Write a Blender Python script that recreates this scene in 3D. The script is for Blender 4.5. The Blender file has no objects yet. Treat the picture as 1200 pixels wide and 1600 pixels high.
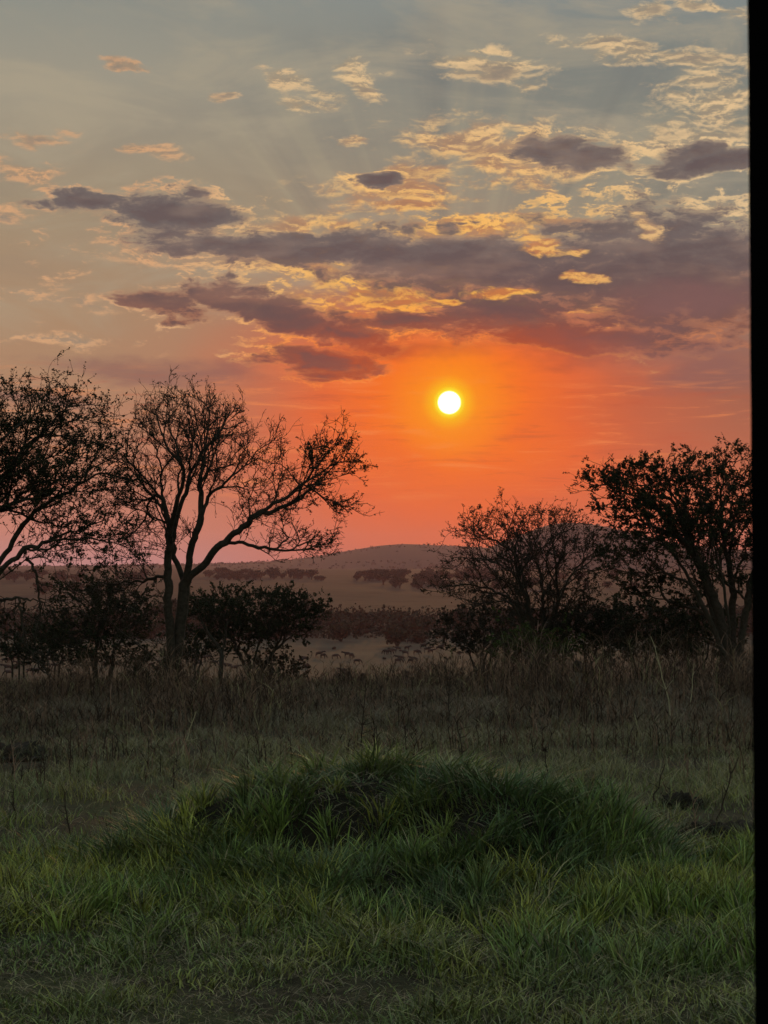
import bpy, bmesh, math, random
import numpy as np
from mathutils import Vector, Matrix, kdtree, noise as mnoise

R = math.radians
scene = bpy.context.scene
COL = scene.collection
random.seed(7)
RNG = np.random.default_rng(7)

# ---------------------------------------------------------------- camera
EYE = 2.3                                   # eye height above the near ground (standing beside a post)
FPX = 800 / math.tan(R(25.3 / 2))           # focal length in photo pixels
PITCH = math.atan(85 / FPX)
cam = bpy.data.cameras.new('camera')
cam.sensor_fit = 'VERTICAL'
cam.sensor_height = 34.6
cam.angle = R(25.3)
cam.clip_start, cam.clip_end = 0.05, 30000
cam.dof.use_dof = True
cam.dof.focus_distance = 40
cam.dof.aperture_fstop = 75
cam_ob = bpy.data.objects.new('camera', cam)
cam_ob.location = (0, 0, EYE)
cam_ob.rotation_euler = (R(90) + PITCH, 0, 0)
COL.objects.link(cam_ob)
scene.camera = cam_ob

def ray(px, py):                            # photo pixel -> world direction with y = 1
    cx, cy = (px - 600) / FPX, (800 - py) / FPX
    c, s = math.cos(PITCH), math.sin(PITCH)
    y, z = c - cy * s, s + cy * c
    return cx / y, z / y

def at(px, py, Y):                          # the point seen at a pixel, Y metres ahead
    x, z = ray(px, py)
    return Vector((x * Y, Y, EYE + z * Y))

def azel(px, py):
    x, z = ray(px, py)
    return math.degrees(math.atan2(x, 1)), math.degrees(math.atan2(z, math.hypot(1, x)))

# ---------------------------------------------------------------- exposure, render set-up
scene.view_settings.view_transform = 'Standard'
scene.view_settings.look = 'None'
scene.view_settings.exposure = 0
scene.view_settings.gamma = 1
scene.view_settings.use_curve_mapping = False
scene.render.engine = 'CYCLES'
cy = scene.cycles
cy.max_bounces, cy.diffuse_bounces, cy.glossy_bounces = 5, 2, 2
cy.transmission_bounces, cy.volume_bounces, cy.transparent_max_bounces = 2, 0, 6
cy.use_denoising = True
cy.use_adaptive_sampling = True
cy.adaptive_threshold = 0.015
cy.caustics_reflective = cy.caustics_refractive = False

# ---------------------------------------------------------------- colours
def lin(c):
    return tuple(((v / 255) / 12.92 if v / 255 <= 0.04045 else ((v / 255 + 0.055) / 1.055) ** 2.4) for v in c)

# ---------------------------------------------------------------- small node-expression helper
class Nodes:
    def __init__(self, tree):
        self.t = tree
    def new(self, kind, **props):
        n = self.t.nodes.new(kind)
        for k, v in props.items():
            setattr(n, k, v)
        return n
    def put(self, sock, v):
        if isinstance(v, Sock):
            self.t.links.new(v.s, sock)
        elif v is not None:
            if hasattr(sock, 'default_value') and not isinstance(v, (int, float)) and len(v) == 3 and sock.type == 'RGBA':
                v = (*v, 1)
            sock.default_value = v
    def math(self, op, a, b=None, c=None, clamp=False):
        n = self.new('ShaderNodeMath', operation=op, use_clamp=clamp)
        for i, v in enumerate((a, b, c)):
            if v is not None:
                self.put(n.inputs[i], v)
        return Sock(self, n.outputs[0])
    def step(self, v, lo, hi, a=0.0, b=1.0, smooth=True):
        n = self.new('ShaderNodeMapRange', interpolation_type='SMOOTHSTEP' if smooth else 'LINEAR')
        for i, q in enumerate((v, lo, hi, a, b)):
            self.put(n.inputs[i], q)
        return Sock(self, n.outputs[0])
    def mix(self, f, a, b, mode='MIX'):
        n = self.new('ShaderNodeMix', data_type='RGBA', blend_type=mode)
        self.put(n.inputs[0], f); self.put(n.inputs[6], a); self.put(n.inputs[7], b)
        return Sock(self, n.outputs[2])
    def vec(self, x, y, z=0.0):
        n = self.new('ShaderNodeCombineXYZ')
        for i, v in enumerate((x, y, z)):
            self.put(n.inputs[i], v)
        return Sock(self, n.outputs[0])
    def noise(self, v, scale=1.0, detail=5.0, rough=0.55, dist=0.0, dims='3D', lac=2.0):
        n = self.new('ShaderNodeTexNoise', noise_dimensions=dims)
        if v is not None:
            self.put(n.inputs['W' if dims == '1D' else 'Vector'], v)
        self.put(n.inputs['Scale'], scale); self.put(n.inputs['Detail'], detail)
        self.put(n.inputs['Roughness'], rough); self.put(n.inputs['Distortion'], dist); self.put(n.inputs['Lacunarity'], lac)
        return Sock(self, n.outputs[0])
    def ramp(self, f, stops, interp='LINEAR'):
        n = self.new('ShaderNodeValToRGB')
        n.color_ramp.interpolation = interp
        els = n.color_ramp.elements
        while len(els) < len(stops):
            els.new(0.5)
        for e, (p, c) in zip(els, stops):
            e.position = p
            e.color = (*c, 1)
        self.put(n.inputs[0], f)
        return Sock(self, n.outputs[0])
    def sep(self, v):
        n = self.new('ShaderNodeSeparateXYZ'); self.put(n.inputs[0], v)
        return [Sock(self, o) for o in n.outputs]

class Sock:
    def __init__(self, n, s):
        self.n, self.s = n, s
    def __add__(self, o): return self.n.math('ADD', self, o)
    def __radd__(self, o): return self.n.math('ADD', o, self)
    def __sub__(self, o): return self.n.math('SUBTRACT', self, o)
    def __rsub__(self, o): return self.n.math('SUBTRACT', o, self)
    def __mul__(self, o): return self.n.math('MULTIPLY', self, o)
    def __rmul__(self, o): return self.n.math('MULTIPLY', o, self)
    def __truediv__(self, o): return self.n.math('DIVIDE', self, o)

# ---------------------------------------------------------------- sun and sky
SUN_AZ, SUN_EL = azel(702, 629)
DOME = 0.70                                 # strength of the open sky overhead and behind the camera
sun = bpy.data.lights.new('sun', 'SUN')
sun.energy = 0.45
sun.color = (1.0, 0.46, 0.16)
sun.angle = R(0.53)
sun_ob = bpy.data.objects.new('sun', sun)
to_sun = Vector((math.sin(R(SUN_AZ)) * math.cos(R(SUN_EL)), math.cos(R(SUN_AZ)) * math.cos(R(SUN_EL)), math.sin(R(SUN_EL))))
sun_ob.rotation_euler = to_sun.to_track_quat('Z', 'Y').to_euler()
sun_ob.location = to_sun * 60
COL.objects.link(sun_ob)

def build_sky():
    w = bpy.data.worlds.new('World')
    scene.world = w
    w.use_nodes = True
    w.cycles.sampling_method = 'MANUAL'
    w.cycles.sample_map_resolution = 512
    N = Nodes(w.node_tree)
    w.node_tree.nodes.clear()
    d = Sock(N, N.new('ShaderNodeTexCoord').outputs['Generated'])
    x, y, z = N.sep(d)
    DEG = 180 / math.pi
    az = N.math('ARCTAN2', x, y) * DEG
    el = N.math('ARCSINE', z) * DEG
    P = N.vec(az, el)
    def lift(v, k):
        n = N.new('ShaderNodeVectorMath', operation='MULTIPLY'); N.put(n.inputs[0], v); n.inputs[1].default_value = k
        return Sock(N, n.outputs[0])
    def vadd(a, b):
        n = N.new('ShaderNodeVectorMath', operation='ADD'); N.put(n.inputs[0], a); N.put(n.inputs[1], b)
        return Sock(N, n.outputs[0])
    # -------- clear air: colour by height, warmer and more orange toward the sun
    e01 = N.step(el, -1, 15, smooth=False)
    left = N.ramp(e01, [(0.0, lin((150, 118, 122))), (0.065, lin((190, 140, 138))), (0.12, lin((200, 132, 112))),
                        (0.20, lin((184, 126, 100))), (0.33, lin((172, 132, 102))), (0.46, lin((170, 138, 107))),
                        (0.62, lin((158, 141, 116))), (0.80, lin((158, 151, 133))), (0.93, lin((142, 144, 134))), (1.0, lin((130, 139, 136)))])
    right = N.ramp(e01, [(0.0, lin((150, 105, 108))), (0.065, lin((176, 104, 86))), (0.14, lin((200, 108, 72))),
                         (0.22, lin((186, 104, 72))), (0.33, lin((150, 98, 78))), (0.45, lin((138, 112, 98))),
                         (0.60, lin((150, 142, 122))), (0.72, lin((134, 134, 122))), (0.86, lin((125, 130, 124))), (1.0, lin((134, 143, 142)))])
    base = N.mix(N.step(az, -8, 5), left, right)
    # -------- soft veils in the upper air
    veil = N.noise(lift(P, (0.14, 0.36, 1)), 1.0, 7, 0.58, 0.6)
    base = N.mix(N.step(veil, 0.46, 0.70, 0, 0.42) * N.step(el, 4.5, 8) * N.step(az, -6, 1, 0.35, 1), base, lin((104, 110, 112)))
    veil2 = N.noise(lift(vadd(P, (13, 7, 0)), (0.20, 0.62, 1)), 1.0, 8, 0.62, 0.7)
    base = N.mix(N.step(veil2, 0.42, 0.68, 0, 0.6) * N.step(el, 4, 8), base, lin((172, 160, 136)))
    # -------- glow round the sun (the hazy aureole)
    dx, dy = az - SUN_AZ, el - SUN_EL
    wob = N.noise(lift(P, (0.25, 0.6, 1)), 1.0, 4, 0.55)
    r_true = N.math('SQRT', dx * dx + dy * dy)
    r_el = N.math('SQRT', dx * dx * 0.70 + dy * dy * 0.85) + (wob - 0.5) * 1.8
    glow = N.ramp(r_el / 8.0, [(0.0, lin((255, 142, 14))), (0.10, lin((253, 128, 20))), (0.20, lin((249, 112, 28))),
                               (0.34, lin((242, 102, 36))), (0.52, lin((228, 98, 48))), (1.0, lin((190, 105, 80)))])
    g_f = N.ramp(r_el / 8.0, [(0.0, (1,) * 3), (0.18, (0.96,) * 3), (0.32, (0.82,) * 3), (0.50, (0.50,) * 3), (0.75, (0.14,) * 3), (1.0, (0,) * 3)])
    g_f2 = N.math('MULTIPLY', g_f, N.step(dy, 0.9, 3.4, 1, 0.12))          # less above the cloud deck
    sky = N.mix(g_f2, base, glow)
    # rays fanning up from behind the cloud bank
    th = N.math('ARCTAN2', dx, dy)
    rays = N.noise(th, 7.0, 3, 0.5, dims='1D')
    above = N.step(dy, 3.2, 5.0) * N.step(r_true, 11.5, 6.0)
    sky = N.mix(N.step(rays, 0.48, 0.72, 0, 0.30) * above, sky, lin((176, 164, 134)))
    sky = N.mix(N.step(rays, 0.50, 0.25, 0, 0.36) * above, sky, lin((98, 102, 102)))

    # -------- clouds: blobs placed in the sky (azimuth, elevation), edges eaten by noise
    wn = N.new('ShaderNodeTexNoise'); N.put(wn.inputs['Vector'], lift(P, (0.6, 1.7, 1))); wn.inputs['Scale'].default_value = 1
    wn.inputs['Detail'].default_value = 4
    wv = N.new('ShaderNodeVectorMath', operation='MULTIPLY_ADD')
    N.put(wv.inputs[0], Sock(N, wn.outputs[1])); wv.inputs[1].default_value = (2.0, 0.75, 0); wv.inputs[2].default_value = (-1.0, -0.375, 0)
    Q = vadd(P, Sock(N, wv.outputs[0]))
    def blobs(lst, soft=0.25):
        m = None
        for (px, py, rx, ry, tilt) in lst:
            a, e = azel(px, py)
            k = N.new('ShaderNodeMapping', vector_type='TEXTURE')
            if m is None:
                N.put(k.inputs['Vector'], Q)
            else:                            # a null term chains the blobs, so they are evaluated one after the other
                c = N.new('ShaderNodeVectorMath', operation='MULTIPLY_ADD')
                N.put(c.inputs[0], m); c.inputs[1].default_value = (1e-7, 0, 0); N.put(c.inputs[2], Q)
                N.put(k.inputs['Vector'], Sock(N, c.outputs[0]))
            k.inputs['Location'].default_value = (a, e, 0)
            k.inputs['Rotation'].default_value = (0, 0, -R(tilt))
            k.inputs['Scale'].default_value = (rx / 62.2, ry / 62.2, 1)
            n = N.new('ShaderNodeVectorMath', operation='LENGTH'); N.put(n.inputs[0], Sock(N, k.outputs[0]))
            o = Sock(N, n.outputs['Value'])
            m = o if m is None else N.math('SMOOTH_MIN', m, o, soft)
        return 1.0 - m
    # cloud texture: flat-stretched, with the sample a step nearer the sun beside it for light and shade
    def cloud_noise(v):
        return N.noise(lift(v, (1.05, 2.5, 1)), 1.0, 11, 0.66, 0.0)
    wn2 = N.new('ShaderNodeTexNoise'); N.put(wn2.inputs['Vector'], lift(vadd(P, (31, 5, 0)), (0.8, 1.5, 1))); wn2.inputs['Scale'].default_value = 1
    wn2.inputs['Detail'].default_value = 2
    wv2 = N.new('ShaderNodeVectorMath', operation='MULTIPLY_ADD')
    N.put(wv2.inputs[0], Sock(N, wn2.outputs[1])); wv2.inputs[1].default_value = (0.85, 0.40, 0); N.put(wv2.inputs[2], P)
    PW = Sock(N, wv2.outputs[0])
    n_fine = cloud_noise(PW)
    n_off = cloud_noise(vadd(PW, (0.02, -0.085, 0)))
    n_big = N.noise(lift(vadd(P, (3, 9, 0)), (0.45, 1.5, 1)), 1.0, 4, 0.5)
    patch = N.noise(lift(vadd(P, (-5, 21, 0)), (0.8, 1.6, 1)), 1.0, 3, 0.5)
    relief = N.step(n_fine - n_off, -0.070, 0.075)
    near = N.step(r_true, 9.0, 2.5)
    gold = N.mix(near, lin((228, 194, 146)), lin((255, 186, 82)))
    gold = N.mix(N.step(dx, -3, -8, 0, 0.85), gold, lin((210, 158, 116)))
    gold_dim = N.mix(near, lin((160, 146, 122)), lin((206, 124, 66)))
    gold_dim = N.mix(N.step(dx, -3, -8, 0, 0.85), gold_dim, lin((168, 140, 112)))
    under = N.step(dy, 2.9, 1.4) * N.step(r_true, 7.0, 3.0)                                             # 1 below the deck, in the red light
    gold = N.mix(under, gold, lin((246, 132, 56)))
    gold_dim = N.mix(under, gold_dim, lin((206, 92, 46)))
    side = N.step(dy, 3.4, 2.0) * N.step(r_true, 3.2, 6.0) * N.step(dx, 0, 3)          # dull copper, low and away from the sun
    gold = N.mix(side, gold, lin((192, 122, 84)))
    gold_dim = N.mix(side, gold_dim, lin((148, 98, 80)))

    # scattered scraps of broken cloud through the middle of the sky
    env = N.step(el, 4.6, 6.2) * N.step(el, 10.8, 7.8) * N.step(patch, 0.42, 0.62)
    scr = N.step(n_fine, 0.545, 0.63) * env
    sky = N.mix(scr * 0.75, sky, N.mix(relief, gold_dim, gold))

    # bright puffs
    DB = blobs(BRIGHT)
    fb = DB * 0.9 + (n_fine - 0.5) * 3.0 + (n_big - 0.5) * 0.8 + 0.12
    aB = N.step(fb, -0.12, 0.75)
    colB = N.mix(relief, gold_dim, gold)
    colB = N.mix(N.step(fb, 0.25, 1.1) * N.step(n_big + (relief - 0.5) * -0.12, 0.36, 0.60) * 0.88, colB, N.mix(near, lin((140, 130, 116)), lin((168, 112, 78))))
    sky = N.mix(aB * 0.93, sky, colB)

    # dark banks with lit rims
    DA = blobs(DARK)
    fa = DA * 1.05 + (n_fine - 0.5) * 2.6 + (n_big - 0.5) * 0.7 + 0.31
    aA = N.step(fa, -0.10, 0.52)
    body = N.mix(N.step(dy, 4.6, 1.6), lin((104, 96, 95)), lin((104, 76, 73)))
    body = N.mix(N.step(dy, 2.6, 1.1) * N.step(r_true, 6.0, 2.0), body, lin((176, 78, 44)))
    thin = N.mix(N.step(dy, 4.6, 1.4), lin((158, 136, 116)), lin((178, 106, 74)))
    body = N.mix(N.step(fa + (relief - 0.5) * 0.25, 0.65, 0.05, 0, 0.62), body, thin)       # thin edges let the light through
    body = N.mix(N.step(fa + (n_fine - 0.5) * 1.2, 0.55, 1.35, 0, 0.6), body, lin((86, 73, 76)))
    body = N.mix(N.step(n_big, 0.52, 0.3, 0, 0.5), body, N.mix(N.step(dy, 4.6, 1.6), lin((142, 124, 112)), lin((150, 98, 78))))
    sky = N.mix(aA * 0.94, sky, body)
    rim = N.step(fa, -0.20, 0.03) * N.step(fa, 0.34, 0.10)
    rim = rim * N.step(relief, 0.0, 0.8, 0.15, 1.0) * N.step(patch, 0.36, 0.56, 0.15, 1.0)
    sky = N.mix(rim * 0.92, sky, gold)

    # lit breaks inside the dark bank
    fg = blobs(GAPS) + (n_fine - 0.5) * 4.0 + (patch - 0.5) * 1.5
    sky = N.mix(N.step(fg, 0.05, 0.8) * 0.85, sky, N.mix(relief, gold_dim, gold))

    # soft mauve shade low down
    DS = blobs(SOFT)
    fs = DS + (n_big - 0.5) * 1.8 + (n_fine - 0.5) * 0.9
    sky = N.mix(N.step(fs, -0.1, 0.9, 0, 0.62), sky, N.mix(N.step(r_true, 6, 2), lin((130, 92, 88)), lin((178, 78, 46))))
    # faint thin streaks near the sun
    st = N.noise(lift(P, (0.45, 4.6, 1)), 1.0, 8, 0.62, 0.5)
    low = N.step(el, 5.4, 4.2) * N.step(el, 1.0, 2.4)
    sky = N.mix(N.step(st, 0.52, 0.70, 0, 0.42) * low, sky, lin((250, 146, 80)))
    sky = N.mix(N.step(st, 0.47, 0.28, 0, 0.42) * low, sky, lin((190, 84, 54)))

    # -------- the sun's disc and its bright rim
    halo = N.ramp(r_true / 1.6, [(0.0, lin((255, 236, 70))), (0.19, lin((255, 232, 44))), (0.26, lin((255, 190, 14))), (0.45, lin((255, 148, 16))), (1.0, lin((255, 138, 22)))])
    h_f = N.ramp(r_true / 1.6, [(0.0, (1,) * 3), (0.2, (1,) * 3), (0.30, (0.8,) * 3), (0.6, (0.34,) * 3), (1.0, (0,) * 3)])
    sky = N.mix(h_f, sky, halo)
    disc = N.step(r_true, 0.310, 0.235)
    sky = N.mix(disc, sky, (3.2, 3.0, 2.0))

    # -------- the rest of the dome: the physical sky, low sun
    ns = N.new('ShaderNodeTexSky', sky_type='NISHITA')
    ns.sun_disc = False
    ns.sun_elevation = R(SUN_EL)
    ns.sun_rotation = R(SUN_AZ)
    ns.air_density, ns.dust_density, ns.ozone_density = 1.2, 3.0, 2.0
    dome = N.new('ShaderNodeVectorMath', operation='SCALE'); N.t.links.new(ns.outputs[0], dome.inputs[0]); dome.inputs['Scale'].default_value = DOME
    far_f = N.math('MAXIMUM', N.step(el, 15, 32), N.step(N.math('ABSOLUTE', az), 24, 60))
    sky = N.mix(far_f * 0.85, sky, N.mix(1.0, Sock(N, dome.outputs[0]), (1.22, 0.98, 0.70), 'MULTIPLY'))
    sky = N.mix(N.step(el, -0.4, -1.5), sky, (0.03, 0.022, 0.02))
    bg = N.new('ShaderNodeBackground'); N.put(bg.inputs[0], sky); bg.inputs[1].default_value = 1.0
    out = N.new('ShaderNodeOutputWorld'); N.t.links.new(bg.outputs[0], out.inputs[0])

# blobs: photo-measured centre, half-width, half-height (pixels, turned into degrees of sky), tilt
DARK = [(1060, 424, 225, 90, 3), (890, 440, 90, 46, 6), (730, 412, 215, 48, 3), (590, 398, 110, 32, 2), (420, 390, 190, 22, 2),
        (272, 334, 90, 36, 3), (140, 314, 66, 15, 0), (430, 486, 130, 30, 14), (255, 476, 64, 21, 4), (540, 520, 80, 18, 12),
        (785, 490, 115, 36, 4), (900, 240, 95, 26, 8), (1110, 248, 85, 19, -4), (590, 282, 36, 12, 8),
        (905, 528, 190, 20, 4), (500, 568, 85, 22, 6), (650, 505, 80, 14, 4)]
BRIGHT = [(775, 108, 95, 23, 8), (770, 78, 34, 11, 0), (960, 72, 90, 17, 10), (1080, 92, 100, 18, 8), (1110, 168, 90, 38, 4), (1100, 122, 70, 14, -4),
          (840, 238, 200, 46, 6), (720, 214, 115, 22, -3), (1090, 228, 90, 46, -6), (620, 290, 120, 34, -6), (650, 320, 70, 17, -4),
          (450, 352, 100, 18, -3), (300, 365, 70, 14, 4), (460, 130, 50, 19, 16), (570, 128, 34, 30, 0), (352, 150, 30, 8, 0), (470, 160, 26, 11, 10),
          (590, 465, 130, 40, 2), (380, 412, 220, 13, 2), (22, 266, 66, 21, 6), (12, 336, 34, 15, 0), (130, 474, 52, 14, 18),
          (790, 462, 80, 16, 4), (1100, 505, 90, 16, -6), (1020, 18, 50, 16, 0), (1120, 14, 80, 15, 20),
          (700, 450, 70, 26, 8), (200, 390, 90, 12, 4), (880, 352, 110, 14, 0), (740, 355, 120, 16, -4), (540, 220, 24, 7, 0), (60, 215, 60, 11, 0), (240, 235, 50, 11, 0), (190, 100, 40, 7, 6), (1130, 328, 60, 9, 2),
          (80, 530, 60, 11, 8), (440, 552, 90, 15, 6), (640, 520, 100, 14, 4), (960, 490, 110, 15, 14), (330, 310, 50, 14, 10)]
GAPS = [(852, 385, 56, 22, 24), (915, 432, 30, 13, 10), (1012, 352, 42, 17, 40), (800, 462, 70, 9, 3), (690, 470, 60, 9, 4)]
SOFT = [(230, 580, 220, 26, 2), (900, 545, 260, 34, 2), (1110, 575, 160, 55, 0), (620, 548, 120, 26, 4), (30, 620, 120, 22, 0), (1080, 470, 160, 50, 0)]
build_sky()

# ---------------------------------------------------------------- mesh and tagging helpers
def mesh_from(name, verts, faces, mats=(), smooth=False, colors=None):
    """verts (n,3); faces: list of index arrays (k, 3 or 4); colors: per-vertex rgb kept as the thing's own colour."""
    me = bpy.data.meshes.new(name)
    verts = np.asarray(verts, dtype=np.float32)
    blocks = [np.asarray(f, dtype=np.int32) for f in faces if len(f)]
    loops = np.concatenate([b.ravel() for b in blocks])
    sizes = np.concatenate([np.full(len(b), b.shape[1], np.int32) for b in blocks])
    starts = np.concatenate([[0], np.cumsum(sizes)[:-1]]).astype(np.int32)
    me.vertices.add(len(verts)); me.vertices.foreach_set('co', verts.ravel())
    me.loops.add(len(loops)); me.loops.foreach_set('vertex_index', loops)
    me.polygons.add(len(sizes)); me.polygons.foreach_set('loop_start', starts)
    if smooth:
        me.polygons.foreach_set('use_smooth', np.ones(len(sizes), bool))
    if colors is not None:
        a = me.color_attributes.new('tint', 'FLOAT_COLOR', 'POINT')
        c = np.ones((len(verts), 4), np.float32); c[:, :3] = colors
        a.data.foreach_set('color', c.ravel())
    me.update(calc_edges=True)
    for m in mats:
        me.materials.append(m)
    return me

def link(name, me, parent=None, loc=None):
    o = bpy.data.objects.new(name, me)
    COL.objects.link(o)
    if parent is not None:
        o.parent = parent
    if loc is not None:
        o.location = loc
    return o

def tag(o, label=None, cat=None, group=None, kind=None):
    for k, v in (('label', label), ('category', cat), ('group', group), ('kind', kind)):
        if v:
            o[k] = v
    return o

def thing(name, loc, label, cat, group=None):
    return tag(link(name, None, loc=loc), label, cat, group)

def copy_tree(o, parent=None):
    c = o.copy(); COL.objects.link(c); c.parent = parent
    for ch in o.children:
        copy_tree(ch, c)
    return c

def hash2(i, j, seed):
    h = (i.astype(np.int64) * 374761393 + j.astype(np.int64) * 668265263 + seed * 1442695041) & 0xFFFFFFFF
    h = ((h ^ (h >> 13)) * 1274126177) & 0xFFFFFFFF
    return ((h ^ (h >> 16)) & 0xFFFF) / 65535.0

def vnoise(x, y, scale, seed=0, octaves=3):
    x = np.asarray(x, float) / scale; y = np.asarray(y, float) / scale
    tot, amp, norm = 0, 1.0, 0
    for o in range(octaves):
        xi, yi = np.floor(x), np.floor(y)
        fx, fy = x - xi, y - yi
        fx, fy = fx * fx * (3 - 2 * fx), fy * fy * (3 - 2 * fy)
        s = seed + 17 * o
        v = (hash2(xi, yi, s) * (1 - fx) + hash2(xi + 1, yi, s) * fx) * (1 - fy) + (hash2(xi, yi + 1, s) * (1 - fx) + hash2(xi + 1, yi + 1, s) * fx) * fy
        tot = tot + v * amp; norm += amp
        x, y, amp = x * 2.03 + 5.1, y * 2.03 + 1.7, amp * 0.5
    return tot / norm

def sstep(v, a, b):
    t = np.clip((np.asarray(v, float) - a) / (b - a), 0, 1)
    return t * t * (3 - 2 * t)

# ---------------------------------------------------------------- materials
MATS = {}
def mat(name, col, rough=0.8, spec=0.2, vary=0.0, scale=3.0, bump=0.0, tint=False, trans=0.0, col2=None):
    if name in MATS:
        return MATS[name]
    m = bpy.data.materials.new(name); m.use_nodes = True
    N = Nodes(m.node_tree); b = m.node_tree.nodes['Principled BSDF']; out = m.node_tree.nodes['Material Output']
    b.inputs['Roughness'].default_value = rough
    b.inputs['Specular IOR Level'].default_value = spec
    if tint:
        a = N.new('ShaderNodeVertexColor', layer_name='tint')
        c = Sock(N, a.outputs[0])
    else:
        c = (*col, 1)
    if vary:
        co = Sock(N, N.new('ShaderNodeTexCoord').outputs['Object'])
        n = N.noise(co, scale, 6, 0.6)
        c2 = col2 or tuple(v * 0.5 for v in col)
        c = N.mix(N.step(n, 0.5 - vary / 2, 0.5 + vary / 2), c if isinstance(c, Sock) else col, c2)
        if bump:
            bn = N.new('ShaderNodeBump'); bn.inputs['Strength'].default_value = bump
            N.put(bn.inputs['Height'], n); N.t.links.new(bn.outputs[0], b.inputs['Normal'])
    N.put(b.inputs['Base Color'], c)
    if trans:
        t = N.new('ShaderNodeBsdfTranslucent'); N.put(t.inputs[0], c)
        mx = N.new('ShaderNodeMixShader'); mx.inputs[0].default_value = trans
        N.t.links.new(b.outputs[0], mx.inputs[1]); N.t.links.new(t.outputs[0], mx.inputs[2]); N.t.links.new(mx.outputs[0], out.inputs[0])
    MATS[name] = m
    return m

BARK = mat('bark', (0.036, 0.030, 0.025), 0.9, 0.1, vary=0.4, scale=14, bump=0.5)
TWIG = mat('twig_bark', (0.022, 0.018, 0.015), 0.9, 0.1)
LEAF = mat('acacia_leaf', (0.04, 0.055, 0.02), 0.75, 0.08, tint=True, trans=0.03)
GRASS = mat('grass_blade', (0.05, 0.08, 0.02), 0.5, 0.3, tint=True, trans=0.12)
WEED = mat('dry_stem', (0.10, 0.07, 0.05), 0.85, 0.1, tint=True)
SOIL = mat('dark_soil', (0.028, 0.022, 0.018), 0.95, 0.1, vary=0.5, scale=9, bump=0.8, col2=(0.012, 0.010, 0.008))
HIDE = mat('wildebeest_hide', (0.022, 0.019, 0.018), 0.8, 0.2, vary=0.4, scale=4)
FARLEAF = mat('far_foliage', (0.035, 0.045, 0.022), 0.8, 0.1, tint=True)

# ---------------------------------------------------------------- the lie of the land
GY = np.array([-9000, 0, 44, 60, 120, 350, 500, 1100, 1800, 3000, 9000.])
GZ = np.array([0, 0, 0, -0.9, -6.5, -21.0, -22, -22, -14, -3, -3.])
MOUND = (-0.10, 17.6)
def ground_z(x, y):
    x, y = np.asarray(x, float), np.asarray(y, float)
    yy = y + np.where(y > 30, (vnoise(x, y, 60, 3) - 0.5) * np.clip((y - 30) * 0.25, 0, 60), 0)
    z = np.interp(yy, GY, GZ)
    near = np.exp(-((x ** 2 + y ** 2) / 70 ** 2))
    z = z + (vnoise(x, y, 1.7, 5) - 0.5) * 0.16 * near * sstep(np.hypot(x, y), 1, 6)
    far = sstep(y, 80, 400)
    z = z + (vnoise(x, y, 140, 8) - 0.5) * 3.0 * far
    return z

def mound_h(x, y):
    """Height of the grown-over termite mound above the ground, negative outside it."""
    x, y = np.asarray(x, float), np.asarray(y, float)
    dx = (x - MOUND[0]) / np.where(x < MOUND[0], 2.1, 2.55)
    dy = (y - MOUND[1]) / np.where(y < MOUND[1], 2.7, 1.7)
    w = (vnoise(x, y, 0.9, 21) - 0.5) * 0.8
    r = np.hypot(dx, dy) + w * 0.35
    h = (0.74 + (vnoise(x, y, 0.55, 23) - .5) * .34) * np.clip(1 - np.minimum(r, 1.3) ** 1.75, 0, 1) ** 1.2 - 0.05
    # a shoulder to the east, a hollow on the near flank
    h += 0.22 * np.exp(-(((x - 1.35) / 0.7) ** 2 + ((y - 16.9) / 0.7) ** 2))
    h -= 0.26 * np.exp(-(((x + 0.55) / 0.9) ** 2 + ((y - 16.2) / 0.40) ** 2))
    h -= 0.18 * np.exp(-(((x - 1.2) / 0.5) ** 2 + ((y - 16.1) / 0.35) ** 2))
    return h + (vnoise(x, y, 0.35, 31) - 0.5) * 0.10 * (h > -0.05)

def top_z(x, y):
    return ground_z(x, y) + np.maximum(mound_h(x, y), 0)

def grid_mesh(name, xs, ys, zf, mats):
    X, Y = np.meshgrid(xs, ys)
    V = np.stack([X, Y, zf(X, Y)], -1).reshape(-1, 3)
    nx, ny = len(xs), len(ys)
    i = (np.arange(ny - 1)[:, None] * nx + np.arange(nx - 1)[None]).ravel()
    return mesh_from(name, V, [np.stack([i, i + 1, i + nx + 1, i + nx], 1)], mats, True)

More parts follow.
